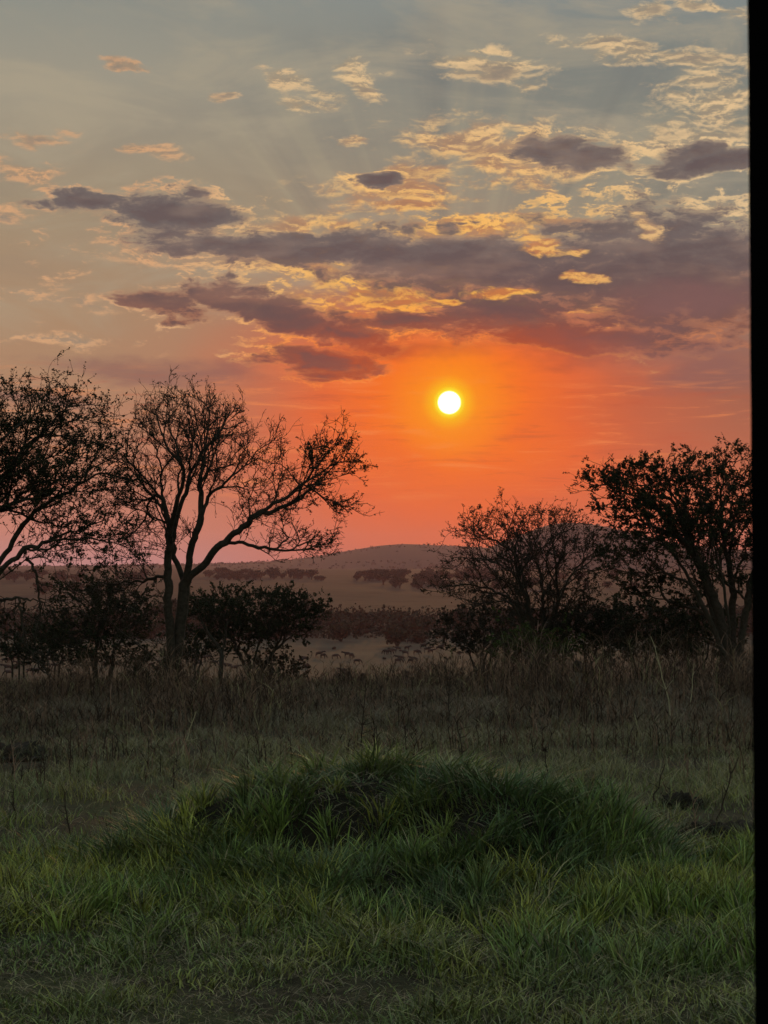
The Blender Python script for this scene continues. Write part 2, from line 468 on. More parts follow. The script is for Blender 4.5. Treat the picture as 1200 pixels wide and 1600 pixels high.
def build_ground():
    m = bpy.data.materials.new('savanna_ground'); m.use_nodes = True
    N = Nodes(m.node_tree); b = m.node_tree.nodes['Principled BSDF']
    co = Sock(N, N.new('ShaderNodeTexCoord').outputs['Object'])
    _, y, _ = N.sep(co)
    fine = N.noise(co, 9, 8, 0.65); mid = N.noise(co, 0.8, 5, 0.6); wide = N.noise(co, 0.02, 6, 0.6)
    soil = N.mix(N.step(fine, 0.35, 0.65), (0.018, 0.015, 0.010), (0.042, 0.036, 0.021))
    soil = N.mix(N.step(mid, 0.42, 0.62, 0, 0.7), soil, (0.035, 0.042, 0.016))
    plain = N.mix(N.step(wide, 0.35, 0.65), (0.062, 0.05, 0.036), (0.036, 0.03, 0.024))
    plain = N.mix(N.step(N.noise(co, 0.25, 8, 0.7), 0.5, 0.72, 0, 0.55), plain, (0.05, 0.042, 0.03))
    plain = N.mix(N.step(y, 780, 1150), plain, N.mix(N.step(N.noise(co, 0.035, 8, 0.68), 0.46, 0.62), (0.022, 0.018, 0.014), (0.004, 0.004, 0.003)))
    N.put(b.inputs['Base Color'], N.mix(N.step(y, 60, 160), soil, plain))
    b.inputs['Roughness'].default_value = 0.95; b.inputs['Specular IOR Level'].default_value = 0.1
    bn = N.new('ShaderNodeBump'); bn.inputs['Strength'].default_value = 0.6; bn.inputs['Distance'].default_value = 0.05
    N.put(bn.inputs['Height'], fine); N.t.links.new(bn.outputs[0], b.inputs['Normal'])
    near = np.linspace(-9, 9, 121)
    far = np.geomspace(9, 8500, 60)[1:]
    xs = np.concatenate([-far[::-1], near, far])
    ys = np.concatenate([-np.geomspace(2, 8500, 30)[::-1], np.linspace(-1.5, 48, 260), np.geomspace(48, 8500, 140)[1:]])
    g = link('ground', grid_mesh('ground', xs, ys, ground_z, [m]))
    tag(g, 'grassy ground falling away into a pale savanna valley', 'ground', kind='structure')
    # termite mound, its own body of earth
    mm = grid_mesh('mound', np.linspace(-3.2, 3.4, 130), np.linspace(14.0, 20.4, 124),
                   lambda X, Y: ground_z(X, Y) + np.where(mound_h(X, Y) > 0, mound_h(X, Y), -0.08), [mat('mound_earth', (0.018, 0.015, 0.010), 0.95, 0.1, vary=0.5, scale=6, bump=0.7)])
    tag(link('mound', mm), 'low earth mound overgrown with long green grass', 'mound', kind='structure')
build_ground()

def build_hills():
    m = mat('hill_scrub', (0.052, 0.042, 0.036), 0.95, 0.05, vary=0.6, scale=0.01, col2=(0.034, 0.030, 0.026))
    def ridge(D, W, prof, seed):
        px = np.array([p[0] for p in prof], float); py = np.array([p[1] for p in prof], float)
        X0 = np.array([ray(p[0], p[1])[0] * D for p in prof]); Z0 = np.array([EYE + ray(p[0], p[1])[1] * D for p in prof])
        def zf(X, Y):
            top = np.interp(X, X0, Z0)
            t = np.clip(np.abs(Y - D) / W, 0, 1)
            n = (vnoise(X, Y, 420, seed) - 0.5) * 26 * t * (1 - t) + (vnoise(X, Y, 90, seed + 5) - 0.5) * 2.2
            return -14 + (top + 14) * (1 - t * t * (3 - 2 * t)) ** 0.8 + n * (1 - t)
        return X0[0], X0[-1], zf
    out = []
    for D, W, prof, seed in ((5600, 1700, [(-900, 884), (-300, 884), (100, 884), (330, 881), (430, 877), (500, 869), (550, 860), (590, 853), (625, 850), (660, 851), (720, 854), (800, 858), (900, 862), (1100, 870), (1500, 880), (2100, 886)], 41),
                             (4600, 1300, [(620, 893), (690, 880), (760, 858), (810, 838), (850, 822), (885, 817), (925, 820), (970, 832), (1030, 848), (1100, 856), (1200, 864), (1500, 876), (1900, 888)], 47)):
        x0, x1, zf = ridge(D, W, prof, seed)
        out.append((grid_mesh('hills', np.linspace(x0, x1, 160), np.linspace(D - W, D + W, 60), zf, [m]), D, W, x0, x1, zf))
    for me, D, W, x0, x1, zf in out:
        tag(link('hills', me), 'hazy scrub covered hill beyond the valley', 'hill', kind='structure')
    return out
HILLS = build_hills()

# ---------------------------------------------------------------- trees: limbs drawn joint by joint, then grown out into the crown
def tubes(chains, radii_sides=((0.03, 7), (0.011, 4), (0, 3))):
    """chains: list of (points (k,3), radii (k,)) -> vertex, face arrays of tapered tubes."""
    V, Q, T, base = [], [], [], 0
    for pts, rad in chains:
        k = len(pts)
        if k < 2:
            continue
        ns = next(s for r, s in radii_sides if rad[0] >= r)
        d = np.gradient(pts, axis=0); d /= np.linalg.norm(d, axis=1)[:, None] + 1e-9
        up = np.array([0.13, 0.97, 0.2]); u = np.cross(d, up); u /= np.linalg.norm(u, axis=1)[:, None] + 1e-9
        w = np.cross(d, u)
        a = np.arange(ns) * 2 * math.pi / ns
        ring = pts[:, None] + rad[:, None, None] * (u[:, None] * np.cos(a)[None, :, None] + w[:, None] * np.sin(a)[None, :, None])
        V.append(ring.reshape(-1, 3))
        i = np.arange(k - 1)[:, None] * ns; j = np.arange(ns)[None]
        a0 = base + i + j; a1 = base + i + (j + 1) % ns
        Q.append(np.stack([a0, a1, a1 + ns, a0 + ns], -1).reshape(-1, 4))
        base += k * ns
    return np.concatenate(V), np.concatenate(Q)

def leaf_quads(P, size, rng, flat=0.3, stretch=1.6):
    """One small diamond leaf per point, turned at random."""
    n = len(P)
    a = rng.normal(size=(n, 3)); a[:, 2] *= (1 - flat); a /= np.linalg.norm(a, axis=1)[:, None]
    b = rng.normal(size=(n, 3)); b -= a * (a * b).sum(1)[:, None]; b /= np.linalg.norm(b, axis=1)[:, None]
    s = size * rng.uniform(0.6, 1.35, (n, 1))
    V = np.stack([P - a * s * stretch / 2, P + b * s / 2, P + a * s * stretch / 2, P - b * s / 2], 1).reshape(-1, 3)
    i = np.arange(n)[:, None] * 4
    return V, i + np.arange(4)[None]

def grow(limbs, crowns, Y, n_attr, rng, step=0.11, kill=0.17, reach=1.6, iters=90, droop=0.0, depth=0.8, every=3, side_len=1.7, lift=0.0):
    pts, par = [], []
    for li, (poly, parent_hint) in enumerate(limbs):
        P = []
        for (px, py, dY) in poly:
            P.append(at(px, py, Y + dY))
        P = [np.array(p) for p in P]
        last = None
        if parent_hint and pts:
            d = [np.linalg.norm(np.array(q) - P[0]) for q in pts]
            last = int(np.argmin(d)); P[0] = np.array(pts[last])
        for a, b in zip(P[:-1], P[1:]):
            L = np.linalg.norm(b - a); k = max(1, int(round(L / step)))
            for t in range(0 if last is None else 1, k + 1):
                p = a + (b - a) * t / k
                if 0 < t < k:
                    p = p + rng.normal(size=3) * 0.012
                pts.append(tuple(p)); par.append(-1 if last is None else last); last = len(pts) - 1
    # side limbs: each limb throws branches, those throw smaller ones, as long as they stay inside the crown
    cp, sp_ = math.cos(PITCH), math.sin(PITCH)
    def inside(p):
        dz = p[2] - EYE
        yc = p[1] * cp + dz * sp_; zc = -p[1] * sp_ + dz * cp
        u, v = 600 + FPX * p[0] / yc, 800 - FPX * zc / yc
        return any(((u - e[0]) / (e[2] * 1.08)) ** 2 + ((v - e[1]) / (e[3] * 1.12)) ** 2 < 1 for e in crowns)
    def side(i0, d, length, level):
        p = np.array(pts[i0]); last = i0; n = max(2, int(length / step)); mine = []
        for k in range(n):
            d = d + rng.normal(size=3) * 0.10 + np.array([0, 0, 0.05 + lift]); d /= np.linalg.norm(d)
            p = p + d * step
            if k > 1 and not inside(p):
                break
            pts.append(tuple(p)); par.append(last); last = len(pts) - 1; mine.append((last, d.copy(), k / n))
        if level < 2:
            flip = rng.uniform(0, 6.28)
            for j, dd, t in mine[1::3]:
                flip += 2.4
                a = np.cross(dd, [0.3, 0.2, 1.0]); a /= np.linalg.norm(a) + 1e-9; b = np.cross(dd, a)
                ang = rng.uniform(0.5, 0.95)
                nd = dd * math.cos(ang) + (a * math.cos(flip) + b * math.sin(flip)) * math.sin(ang)
                side(j, nd, (length * (1 - t) * 0.65 + 0.18) * rng.uniform(.6, 1.2), level + 1)
    base_n = len(pts)
    rem = np.zeros(base_n)
    for i in range(base_n - 1, -1, -1):
        if par[i] >= 0:
            rem[par[i]] = max(rem[par[i]], rem[i] + step)
    flip, count = 0.0, 0
    for i in range(1, base_n):
        if par[i] < 0 or not inside(pts[i]):
            continue
        count += 1
        if count % every:
            continue
        f = np.array(pts[i]) - np.array(pts[par[i]]); f /= np.linalg.norm(f) + 1e-9
        flip += 2.4 + rng.normal() * .3
        a = np.cross(f, [0.2, 1.0, 0.1]); a /= np.linalg.norm(a) + 1e-9; b = np.cross(f, a)
        ang = rng.uniform(0.45, 0.85)
        nd = f * math.cos(ang) + (a * math.cos(flip) + b * math.sin(flip)) * math.sin(ang)
        side(i, nd, min(0.35 + rem[i] * 0.55, side_len) * rng.uniform(.65, 1.15), 0)
    n_limb = len(pts)
    vol = np.array([c[2] * c[3] for c in crowns], float); vol *= np.array([c[4] if len(c) > 4 else 1 for c in crowns]); vol /= vol.sum()
    A = []
    for c, n in zip(crowns, (vol * n_attr).astype(int)):
        q = rng.normal(size=(n, 3)); q /= np.linalg.norm(q, axis=1)[:, None]; q *= rng.uniform(0.15, 1, (n, 1)) ** 0.45
        m = Y / FPX
        cen = np.array(at(c[0], c[1], Y))
        A.append(cen + q * np.array([c[2] * m, min(max(c[2], c[3]) * m * depth, 1.9), c[3] * m]))
    A = np.concatenate(A)
    alive = np.ones(len(A), bool)
    kids = [0] * len(pts)
    for q in par:
        if q >= 0: kids[q] += 1
    for it in range(iters):
        kd = kdtree.KDTree(len(pts))
        for i, p in enumerate(pts):
            kd.insert(p, i)
        kd.balance()
        pull = {}
        idx = np.nonzero(alive)[0]
        for ai in idx:
            co, i, dist = kd.find(A[ai])
            if dist < kill:
                alive[ai] = False
            elif dist < reach:
                d = (A[ai] - np.array(co)) / dist
                s = pull.get(i)
                pull[i] = d if s is None else s + d
        if not pull:
            break
        added = 0
        for i, d in pull.items():
            if kids[i] >= 3:
                continue
            p0 = np.array(pts[i])
            if par[i] >= 0:
                f = p0 - np.array(pts[par[i]]); f /= np.linalg.norm(f) + 1e-9
            else:
                f = np.zeros(3)
            d = d / (np.linalg.norm(d) + 1e-9) + f * 0.75 + rng.normal(size=3) * 0.20 + np.array([0, 0, -droop])
            d /= np.linalg.norm(d) + 1e-9
            pts.append(tuple(p0 + d * step * rng.uniform(0.8, 1.2))); par.append(i); kids.append(0); kids[i] += 1
            added += 1
        if not added:
            break
    return np.array(pts), np.array(par), n_limb

def skin_tree(pts, par, r_tip=0.0045, power=2.35, r_max=None):
    n = len(pts)
    acc = np.zeros(n); children = [[] for _ in range(n)]
    rad = np.zeros(n)
    for i in range(n - 1, -1, -1):
        rad[i] = r_tip if acc[i] == 0 else acc[i] ** (1 / power)
        if par[i] >= 0:
            acc[par[i]] += rad[i] ** power; children[par[i]].append(i)
    if r_max:
        k = r_tip * 2.2
        rad = np.where(rad > k, k + np.maximum((rad - k) / (rad.max() - k), 0) ** 1.12 * (r_max - k), rad)
    chains = []
    done = np.zeros(n, bool)
    for i in range(n):
        if done[i]:
            continue
        c = [par[i]] if par[i] >= 0 else []
        j = i
        while True:
            done[j] = True; c.append(j)
            ch = [q for q in children[j] if not done[q]]
            if not ch:
                break
            j = max(ch, key=lambda q: rad[q])
        r = rad[c].copy()
        if par[i] >= 0 and len(c) > 1:
            r[0] = min(r[0], r[1] * 1.25)
        chains.append((c, r))
    return rad, chains, children

def smooth_pts(pts, par, children, n_it=2):
    P = pts.copy()
    for _ in range(n_it):
        Q = P.copy()
        for i in range(len(P)):
            if par[i] >= 0 and len(children[i]) >= 1:
                Q[i] = P[i] * 0.5 + (P[par[i]] + P[children[i][0]]) * 0.25
        P = Q
    return P

def tree(name, label, cat, limbs, crowns, Y, n_attr, seed, leaf_n=5.65, leaf_size=0.027, leaf_col=(0.017, 0.020, 0.010), group=None,
         r_tip=0.0052, power=2.35, r_max=None, spikes=1.6, leaf_zone=None, extra=None, part_label=None, spike_len=(0.12, 0.36), twig_up=0.25, **kw):
    rng = np.random.default_rng(seed)
    pts, par, n_limb = grow(limbs, crowns, Y, n_attr, rng, **kw)
    rad, chains, children = skin_tree(pts, par, r_tip, power, r_max)
    P = smooth_pts(pts, par, children)
    base = P[0].copy()
    gz = float(top_z(base[0], base[1]))
    root = thing(name, (base[0], base[1], gz), label, cat, group)
    off = np.array([base[0], base[1], gz])
    # flare the foot and sink it a little
    cut = min(0.016, rad.max() * 0.6)
    big = [(P[c] - off, r) for c, r in chains if r[0] >= cut]
    small = [(P[c] - off, r) for c, r in chains if r[0] < cut]
    firsts = [i for i, (c, r) in zip(starts_of(chains, par), chains) if r[0] >= cut]
    c0, r0 = big[0]
    foot = c0[0].copy(); foot[2] = -0.15
    big[0] = (np.vstack([foot, c0]), np.concatenate([[r0[0] * 1.35], r0]))
    for k in range(1, len(big)):                       # stems that start at the ground go into it too
        if par[firsts[k]] < 0:
            c0, r0 = big[k]; foot = c0[0].copy(); foot[2] = -0.15
            big[k] = (np.vstack([foot, c0]), np.concatenate([[r0[0] * 1.25], r0]))
    V, Q = tubes(big)
    link('trunk', mesh_from('trunk', V, [Q], [BARK], True), root)
    # sprays of fine twigs on the thin wood, each with its own side spikes
    thin = np.nonzero((rad < 0.017) & (np.arange(len(P)) >= 1) & (par >= 0))[0]
    nt = int(len(thin) * spikes)
    sp = rng.choice(thin, nt)
    f = P[sp] - P[par[sp]]; f /= np.linalg.norm(f, axis=1)[:, None] + 1e-9
    mid = np.array([P[:, 0].mean(), P[:, 1].mean(), P[:, 2].min() * 0.6 + P[:, 2].mean() * 0.4])
    o = P[sp] - mid; o /= np.linalg.norm(o, axis=1)[:, None] + 1e-9
    d = rng.normal(size=(nt, 3)) * np.array([0.66, 0.66, 0.5]) + f * 0.6 + o * np.array([0.9, 0.9, 0.5]) + np.array([0, 0, twig_up])
    d /= np.linalg.norm(d, axis=1)[:, None]
    L = rng.uniform(*spike_len, nt) * np.where(rng.random(nt) < .15, 1.5, 1)
    K = 5
    T = np.zeros((nt, K, 3)); T[:, 0] = P[sp] - off
    for k in range(1, K):
        d = d + rng.normal(size=(nt, 3)) * 0.20; d /= np.linalg.norm(d, axis=1)[:, None]
        T[:, k] = T[:, k - 1] + d * (L / (K - 1))[:, None]
    tr = np.linspace(0.95, 0.40, K) * r_tip
    small += [(t, tr) for t in T]
    n2 = int(nt * 3.0)
    ti = rng.integers(0, nt, n2); tk = rng.integers(1, K, n2)
    q0 = T[ti, tk]; fd = q0 - T[ti, tk - 1]; fd /= np.linalg.norm(fd, axis=1)[:, None] + 1e-9
    d2 = rng.normal(size=(n2, 3)) * 0.75 + fd * 0.8; d2 /= np.linalg.norm(d2, axis=1)[:, None]
    q1 = q0 + d2 * (L[ti] * rng.uniform(0.15, 0.5, n2))[:, None]
    r2 = np.array([0.8, 0.45]) * r_tip
    small += [(np.stack([x, y]), r2) for x, y in zip(q0, q1)]
    V, Q = tubes(small)
    link('twigs', mesh_from('twigs', V, [Q], [TWIG], False), root)
    # leaflets in tufts along the twigs
    nl = int(n2 * leaf_n)
    if nl > 0:
        w = np.ones(n2) if leaf_zone is None else leaf_zone(q0 + off)
        g = q0 + off
        patch = vnoise(g[:, 0] + g[:, 1] * 0.7, g[:, 2] * 2.1, 0.60, seed, 3)
        w = w * np.clip((patch - 0.25) * 2.6, 0.10, 1.2)
        pick = rng.choice(n2, nl, p=w / w.sum())
        LP = q0[pick] + (q1 - q0)[pick] * rng.uniform(0.0, 1.1, (nl, 1)) + rng.normal(size=(nl, 3)) * 0.012
        V, Q = leaf_quads(LP, leaf_size, rng)
        c = np.array(leaf_col)[None] * rng.uniform(0.6, 1.5, (nl, 1)) * (1 + rng.normal(size=(nl, 3)) * 0.06)
        link('foliage', mesh_from('foliage', V, [Q], [LEAF], False, np.repeat(np.clip(c, 0.003, 1), 4, 0)), root)
    return root, off

def starts_of(chains, par):
    # the first node each chain itself adds (a chain that forks off carries its parent node in front)
    return [c[0] if par[c[0]] < 0 and not (len(c) > 1 and par[c[1]] != c[0]) else c[1] for c, r in chains]

def L(*p, join=True):
    return ([q if len(q) == 3 else (*q, 0.0) for q in p], join)

def build_trees():
    # bare two-stemmed acacia
    tree('acacia_tree', 'almost bare twin stemmed acacia with a long arm reaching toward the sun', 'tree',
         [L((268, 1098), (268, 1040), (265, 960), (263, 900), (266, 860), (265, 828), (260, 795), (247, 770), (225, 745), (200, 720), join=False),
          L((277, 1098, .15), (274, 1050, .15), (282, 970, .12), (289, 915, .1), (297, 877, .0), (306, 840, -.1), (315, 810, -.2), (325, 775, -.2), (345, 760, -.3), (370, 740, -.4), (400, 705, -.5), (432, 684, -.5), join=False),
          L((289, 912, .1), (280, 888, .2), (271, 865, .4), (276, 810, .5), (290, 770, .6), (298, 735, .7), (300, 700, .7), (285, 660, .8)),
          L((293, 908, .1), (318, 885, -.1), (340, 855, -.3), (380, 825, -.5), (415, 795, -.7), (450, 775, -.8), (480, 750, -.9), (505, 715, -.9), (530, 690, -.9)),
          L((480, 750, -.9), (525, 735, -.8), (553, 726, -.7)),
          L((350, 848, -.3), (380, 850, -.1), (430, 860, 0), (470, 860, .1), (515, 850, .1)),
          L((470, 757, -.9), (500, 775, -.6), (525, 785, -.5), (545, 800, -.4)),
          L((315, 810, -.2), (313, 760, -.1), (320, 710, 0), (325, 670, .1), (330, 640, .2), (322, 618, .2)),
          L((265, 828), (282, 770, -.6), (290, 735, -.8), (255, 690, -1), (245, 650, -1), (250, 626, -1)),
          L((298, 735, .7), (330, 690, 1.), (360, 655, 1.2), (380, 640, 1.2)),
          L((263, 900), (230, 905, .4), (190, 910, .7), (165, 925, .8)),
          L((266, 1050), (230, 1018, .5), (190, 988, .9), (156, 957, 1.1), (121, 931, 1.2), (100, 905, 1.2)),
          L((247, 770), (215, 790, .5), (185, 780, .8))],
         [(300, 662, 84, 48, 1.1), (256, 672, 62, 54), (320, 720, 70, 60), (235, 730, 55, 60), (210, 800, 55, 50), (505, 712, 45, 30, 1.2), (455, 765, 60, 30),
          (540, 735, 22, 14), (460, 852, 70, 14), (410, 800, 60, 30), (525, 788, 26, 14, .8), (200, 880, 50, 30, .6), (180, 940, 60, 30, .4), (400, 715, 45, 28, .4), (250, 850, 60, 26, .5)],
         40, 2300, 101, leaf_n=0.8, leaf_size=0.023, spike_len=(0.10, 0.29), r_max=0.105, spikes=1.3, step=0.10, kill=0.15, power=2.3, depth=1.0, reach=1.1,
         leaf_zone=lambda p: 0.35 + 1.3 * ((p[:, 0] > -1.4) & (p[:, 0] < 0) & (p[:, 2] < 4.6)) + 0.5 * (p[:, 2] > 5))
    # leafy acacia cut by the edge of the view, with a broken hanging branch
    t, off = tree('acacia_tree', 'leafy spreading acacia cut off by the left edge, broken branch hanging down', 'tree',
         [L((-70, 1098), (-66, 1040), (-58, 985), (-40, 945, 0), (-15, 915, -.1), (10, 880, -.2), (40, 858, -.3), (80, 845, -.4), (130, 842, -.5), (190, 845, -.5), join=False),
          L((-40, 945), (-10, 895, .3), (8, 865, .4), (25, 835, .5), (55, 800, .6), (100, 770, .7), (150, 740, .8), (190, 715, .9)),
          L((-58, 985), (-70, 900, .2), (-50, 830, .3), (-5, 800, .4), (40, 780, -.6), (85, 760, -.9), (130, 760, -1.1)),
          L((-50, 830, .3), (-20, 760, .2), (5, 745, .1), (15, 780, 0)),
          L((-50, 830, .3), (-30, 720, -.4), (10, 680, -.7), (50, 650, -.8)),
          L((-70, 900, .2), (-120, 820, .3), (-150, 740, .4), (-160, 690, .4)),
          L((5, 745, .1), (40, 700, .2), (80, 660, .3), (110, 630, .4)),
          L((-15, 915, -.1), (0, 905, -.5), (24, 888, -.6), (42, 874, -.6))],
         [(-60, 670, 120, 75), (60, 655, 90, 62, 1.3), (130, 665, 70, 50, 1.2), (150, 740, 60, 60), (60, 740, 90, 55), (-20, 770, 90, 50, .7), (100, 810, 80, 45, .9), (160, 830, 45, 40, .7),
          (-150, 740, 90, 80, .7), (90, 870, 60, 26, .5)],
         38, 3300, 202, leaf_n=4.90, leaf_size=0.024, r_max=0.15, spikes=1.0, step=0.11, kill=0.15, power=2.3, depth=1.0, reach=1.2)
    rng = np.random.default_rng(5)
    br = []
    def strand(pts, r0, r1, Y=37.4):
        P = np.array([at(px, py, Y) for px, py in pts]) - off
        k = np.linspace(0, len(P) - 1, len(P) * 4)
        P = np.stack([np.interp(k, np.arange(len(P)), P[:, a]) for a in range(3)], 1) + rng.normal(size=(len(k), 3)) * 0.016
        br.append((P, np.linspace(r0, r1, len(P))))
        for q in P[4:]:
            for _ in range(2):
                if rng.random() < 0.7:
                    d = rng.normal(size=3); d[2] -= 0.7; d = d / np.linalg.norm(d) * rng.uniform(0.06, 0.30)
                    br.append((np.stack([q, q + d * 0.5 + rng.normal(size=3) * .015, q + d]), np.array([r1, r1 * .8, r1 * .5])))
    strand([(42, 874), (53, 884), (58, 903), (63, 930), (63, 951), (58, 977), (61, 990)], 0.026, 0.010)
    strand([(-12, 938), (0, 938), (30, 935), (31, 951), (35, 981), (43, 1012), (52, 1025), (69, 1053)], 0.030, 0.011)
    strand([(30, 935), (61, 939), (87, 947)], 0.016, 0.007)
    strand([(52, 1021), (65, 1020), (78, 1040)], 0.013, 0.006)
    strand([(58, 910), (80, 917), (110, 930)], 0.012, 0.006)
    V, Q = tubes(br)
    tag(link('broken_branch', mesh_from('broken_branch', V, [Q], [BARK], True), t), 'bare broken branch hanging to the weeds')
    # the darker leafy tree between them, farther back
    tree('acacia_tree', 'low dark leafy tree standing between the cut off acacia and the twin stemmed one', 'tree',
         [L((150, 1085), (149, 1040), (150, 990), (140, 955), (120, 930), join=False), L((170, 1085), (174, 1030), (180, 980), (205, 945), join=False),
          L((149, 1040), (120, 1000, .5), (95, 975, .8)), L((150, 990), (165, 950, -.6), (175, 915, -.9))],
         [(140, 950, 75, 42), (190, 960, 60, 50), (100, 985, 50, 36), (160, 1005, 90, 40, .8), (215, 1000, 40, 45, .7)],
         52, 1500, 303, leaf_n=7.54, leaf_size=0.030, r_max=0.07, spikes=1.0, step=0.13, kill=0.18, depth=1.0)
    # flat-topped acacia and its slim neighbour
    tree('acacia_tree', 'small flat topped acacia with fanned stems and a dense dark crown', 'tree',
         [L((392, 1088), (390, 1060), (378, 1035), (366, 1005, .3), (350, 975, .5), (335, 955, .6), join=False),
          L((391, 1068), (400, 1035, -.3), (407, 1005, -.5), (412, 975, -.6)), L((390, 1060), (385, 1020, .5), (395, 985, .8), (390, 960, .9)),
          L((393, 1072), (415, 1040, -.1), (432, 1015, 0), (455, 995, .1), (475, 982, .1), (500, 972, .1)), L((432, 1015), (445, 985, -.5), (462, 962, -.7), (488, 952, -.7))],
         [(390, 942, 92, 22, 1.3), (430, 934, 60, 14, 1.1), (340, 952, 50, 24), (470, 955, 42, 20), (400, 975, 78, 30, 1.0), (350, 985, 44, 26, .8), (450, 985, 40, 22, .6), (495, 968, 20, 10), (385, 1010, 40, 22, .4)],
         60, 3200, 404, leaf_n=14.0, leaf_size=0.027, spike_len=(0.10, 0.30), twig_up=0.0, r_max=0.085, spikes=1.0, step=0.13, kill=0.17, depth=1.1, reach=1.4)
    tree('acacia_tree', 'slim forked young acacia close beside the small flat topped one', 'tree',
         [L((343, 1088), (345, 1050), (347, 1025), (338, 1005), (324, 990), (315, 970), join=False), L((347, 1027), (352, 1000), (358, 975))],
         [(315, 958, 36, 22), (350, 960, 26, 18)],
         57, 420, 505, leaf_n=9.43, leaf_size=0.032, r_max=0.06, spikes=1.0, step=0.13, kill=0.18, depth=1.0)
    # vase-shaped tree right of the sun
    tree('acacia_tree', 'wide vase shaped acacia below the sun, crown overlapping the hill', 'tree',
         [L((842, 1050), (838, 1020), (828, 960, -.2), (812, 905, -.4), (800, 862, -.6), (770, 842, -.8), (735, 830, -.9), (690, 828, -.9), join=False),
          L((846, 1050), (850, 1000, .2), (850, 930, .4), (840, 880, .6), (822, 845, .7), (815, 815, .7), join=False),
          L((838, 1020), (868, 950, -.5), (890, 900, -.7), (918, 872, -.8), (940, 850, -.9)),
          L((830, 965, -.2), (795, 930, .4), (760, 918, .7), (725, 912, .8), (685, 925, .8)),
          L((848, 1010, .2), (890, 965, .6), (915, 930, .9), (925, 915, 1.)),
          L((850, 930, .4), (875, 880, .9), (880, 840, 1.1), (885, 816, 1.1)),
          L((834, 1050, -.2), (822, 990, -.5), (795, 930, -.8), (765, 885, -1.1), (740, 850, -1.2), join=False),
          L((850, 1050, .1), (866, 990, .3), (872, 920, .2), (866, 865, .0), (860, 825, -.1), join=False),
          L((836, 1050, .3), (832, 980, .7), (818, 900, 1.1), (800, 850, 1.3), (790, 822, 1.3), join=False),
          L((812, 905, -.4), (780, 880, .1), (745, 865, .4))],
         [(770, 824, 60, 26, 1.2), (845, 812, 75, 22, 1.3), (735, 832, 36, 12), (720, 905, 48, 24), (800, 865, 90, 45), (890, 850, 65, 48), (925, 890, 35, 40), (690, 918, 24, 14), (790, 930, 90, 30, .9), (870, 955, 70, 34, .8), (740, 880, 50, 26)],
         52, 3000, 606, leaf_n=2.6, leaf_size=0.022, spike_len=(0.10, 0.25), twig_up=0.15, leaf_col=(0.022, 0.018, 0.012), r_max=0.085, spikes=1.0, step=0.12, kill=0.165, depth=1.0, reach=1.2)
    # big leafy tree against the post
    tree('acacia_tree', 'tall leafy acacia with leaning stems beside the black post', 'tree',
         [L((1140, 1058), (1136, 1020), (1128, 970, -.1), (1108, 915, -.2), (1085, 865, -.3), (1058, 835, -.4), (1030, 800, -.6), (980, 780, -.7), (930, 778, -.8), join=False),
          L((1146, 1058), (1146, 1000, .3), (1144, 940, .4), (1140, 890, .5), (1130, 840, .6), (1125, 780, .7), (1112, 745, .8), join=False),
          L((1152, 1058), (1160, 990, .1), (1168, 930, 0), (1190, 860, -.2), (1215, 800, -.3), (1230, 740, -.3), join=False),
          L((1134, 1058, .4), (1120, 985, .8), (1096, 900, 1.1), (1075, 820, 1.2), (1065, 772, 1.2), join=False),
          L((1144, 1058, -.3), (1140, 980, -.7), (1128, 900, -1.0), (1110, 830, -1.2), (1090, 765, -1.3), join=False),
          L((1132, 1040, -.2), (1105, 960, -.5), (1070, 890, -.8), (1030, 840, -1.1), (1000, 795, -1.2), (975, 765, -1.2)),
          L((1085, 865, -.3), (1062, 810, .2), (1050, 770, .4), (1040, 738, .5)),
          L((1128, 970, -.1), (1060, 945, .3), (1015, 932, .6), (980, 920, .8)),
          L((1130, 840, .6), (1160, 790, .9), (1165, 730, 1.)), L((1058, 835, -.4), (1010, 850, -.9), (975, 862, -1.1)),
          L((1030, 800, -.6), (990, 762, -.8), (950, 750, -.9))],
         [(1080, 736, 95, 36, 1.3), (1000, 750, 80, 28, 1.4), (1150, 732, 60, 36, 1.2), (950, 752, 36, 16), (1030, 800, 95, 48), (950, 745, 40, 14), (960, 795, 40, 16, .8), (1120, 830, 70, 60), (985, 880, 55, 40, .9), (1070, 900, 70, 50, .6),
          (1230, 770, 90, 70), (1180, 890, 50, 60, .8), (1100, 790, 80, 50), (945, 740, 34, 10), (1010, 900, 60, 26, .8)],
         46, 3900, 707, leaf_n=10.0, leaf_size=0.024, spike_len=(0.10, 0.25), twig_up=0.15, r_max=0.11, spikes=1.0, step=0.115, kill=0.155, depth=1.0, reach=1.2)
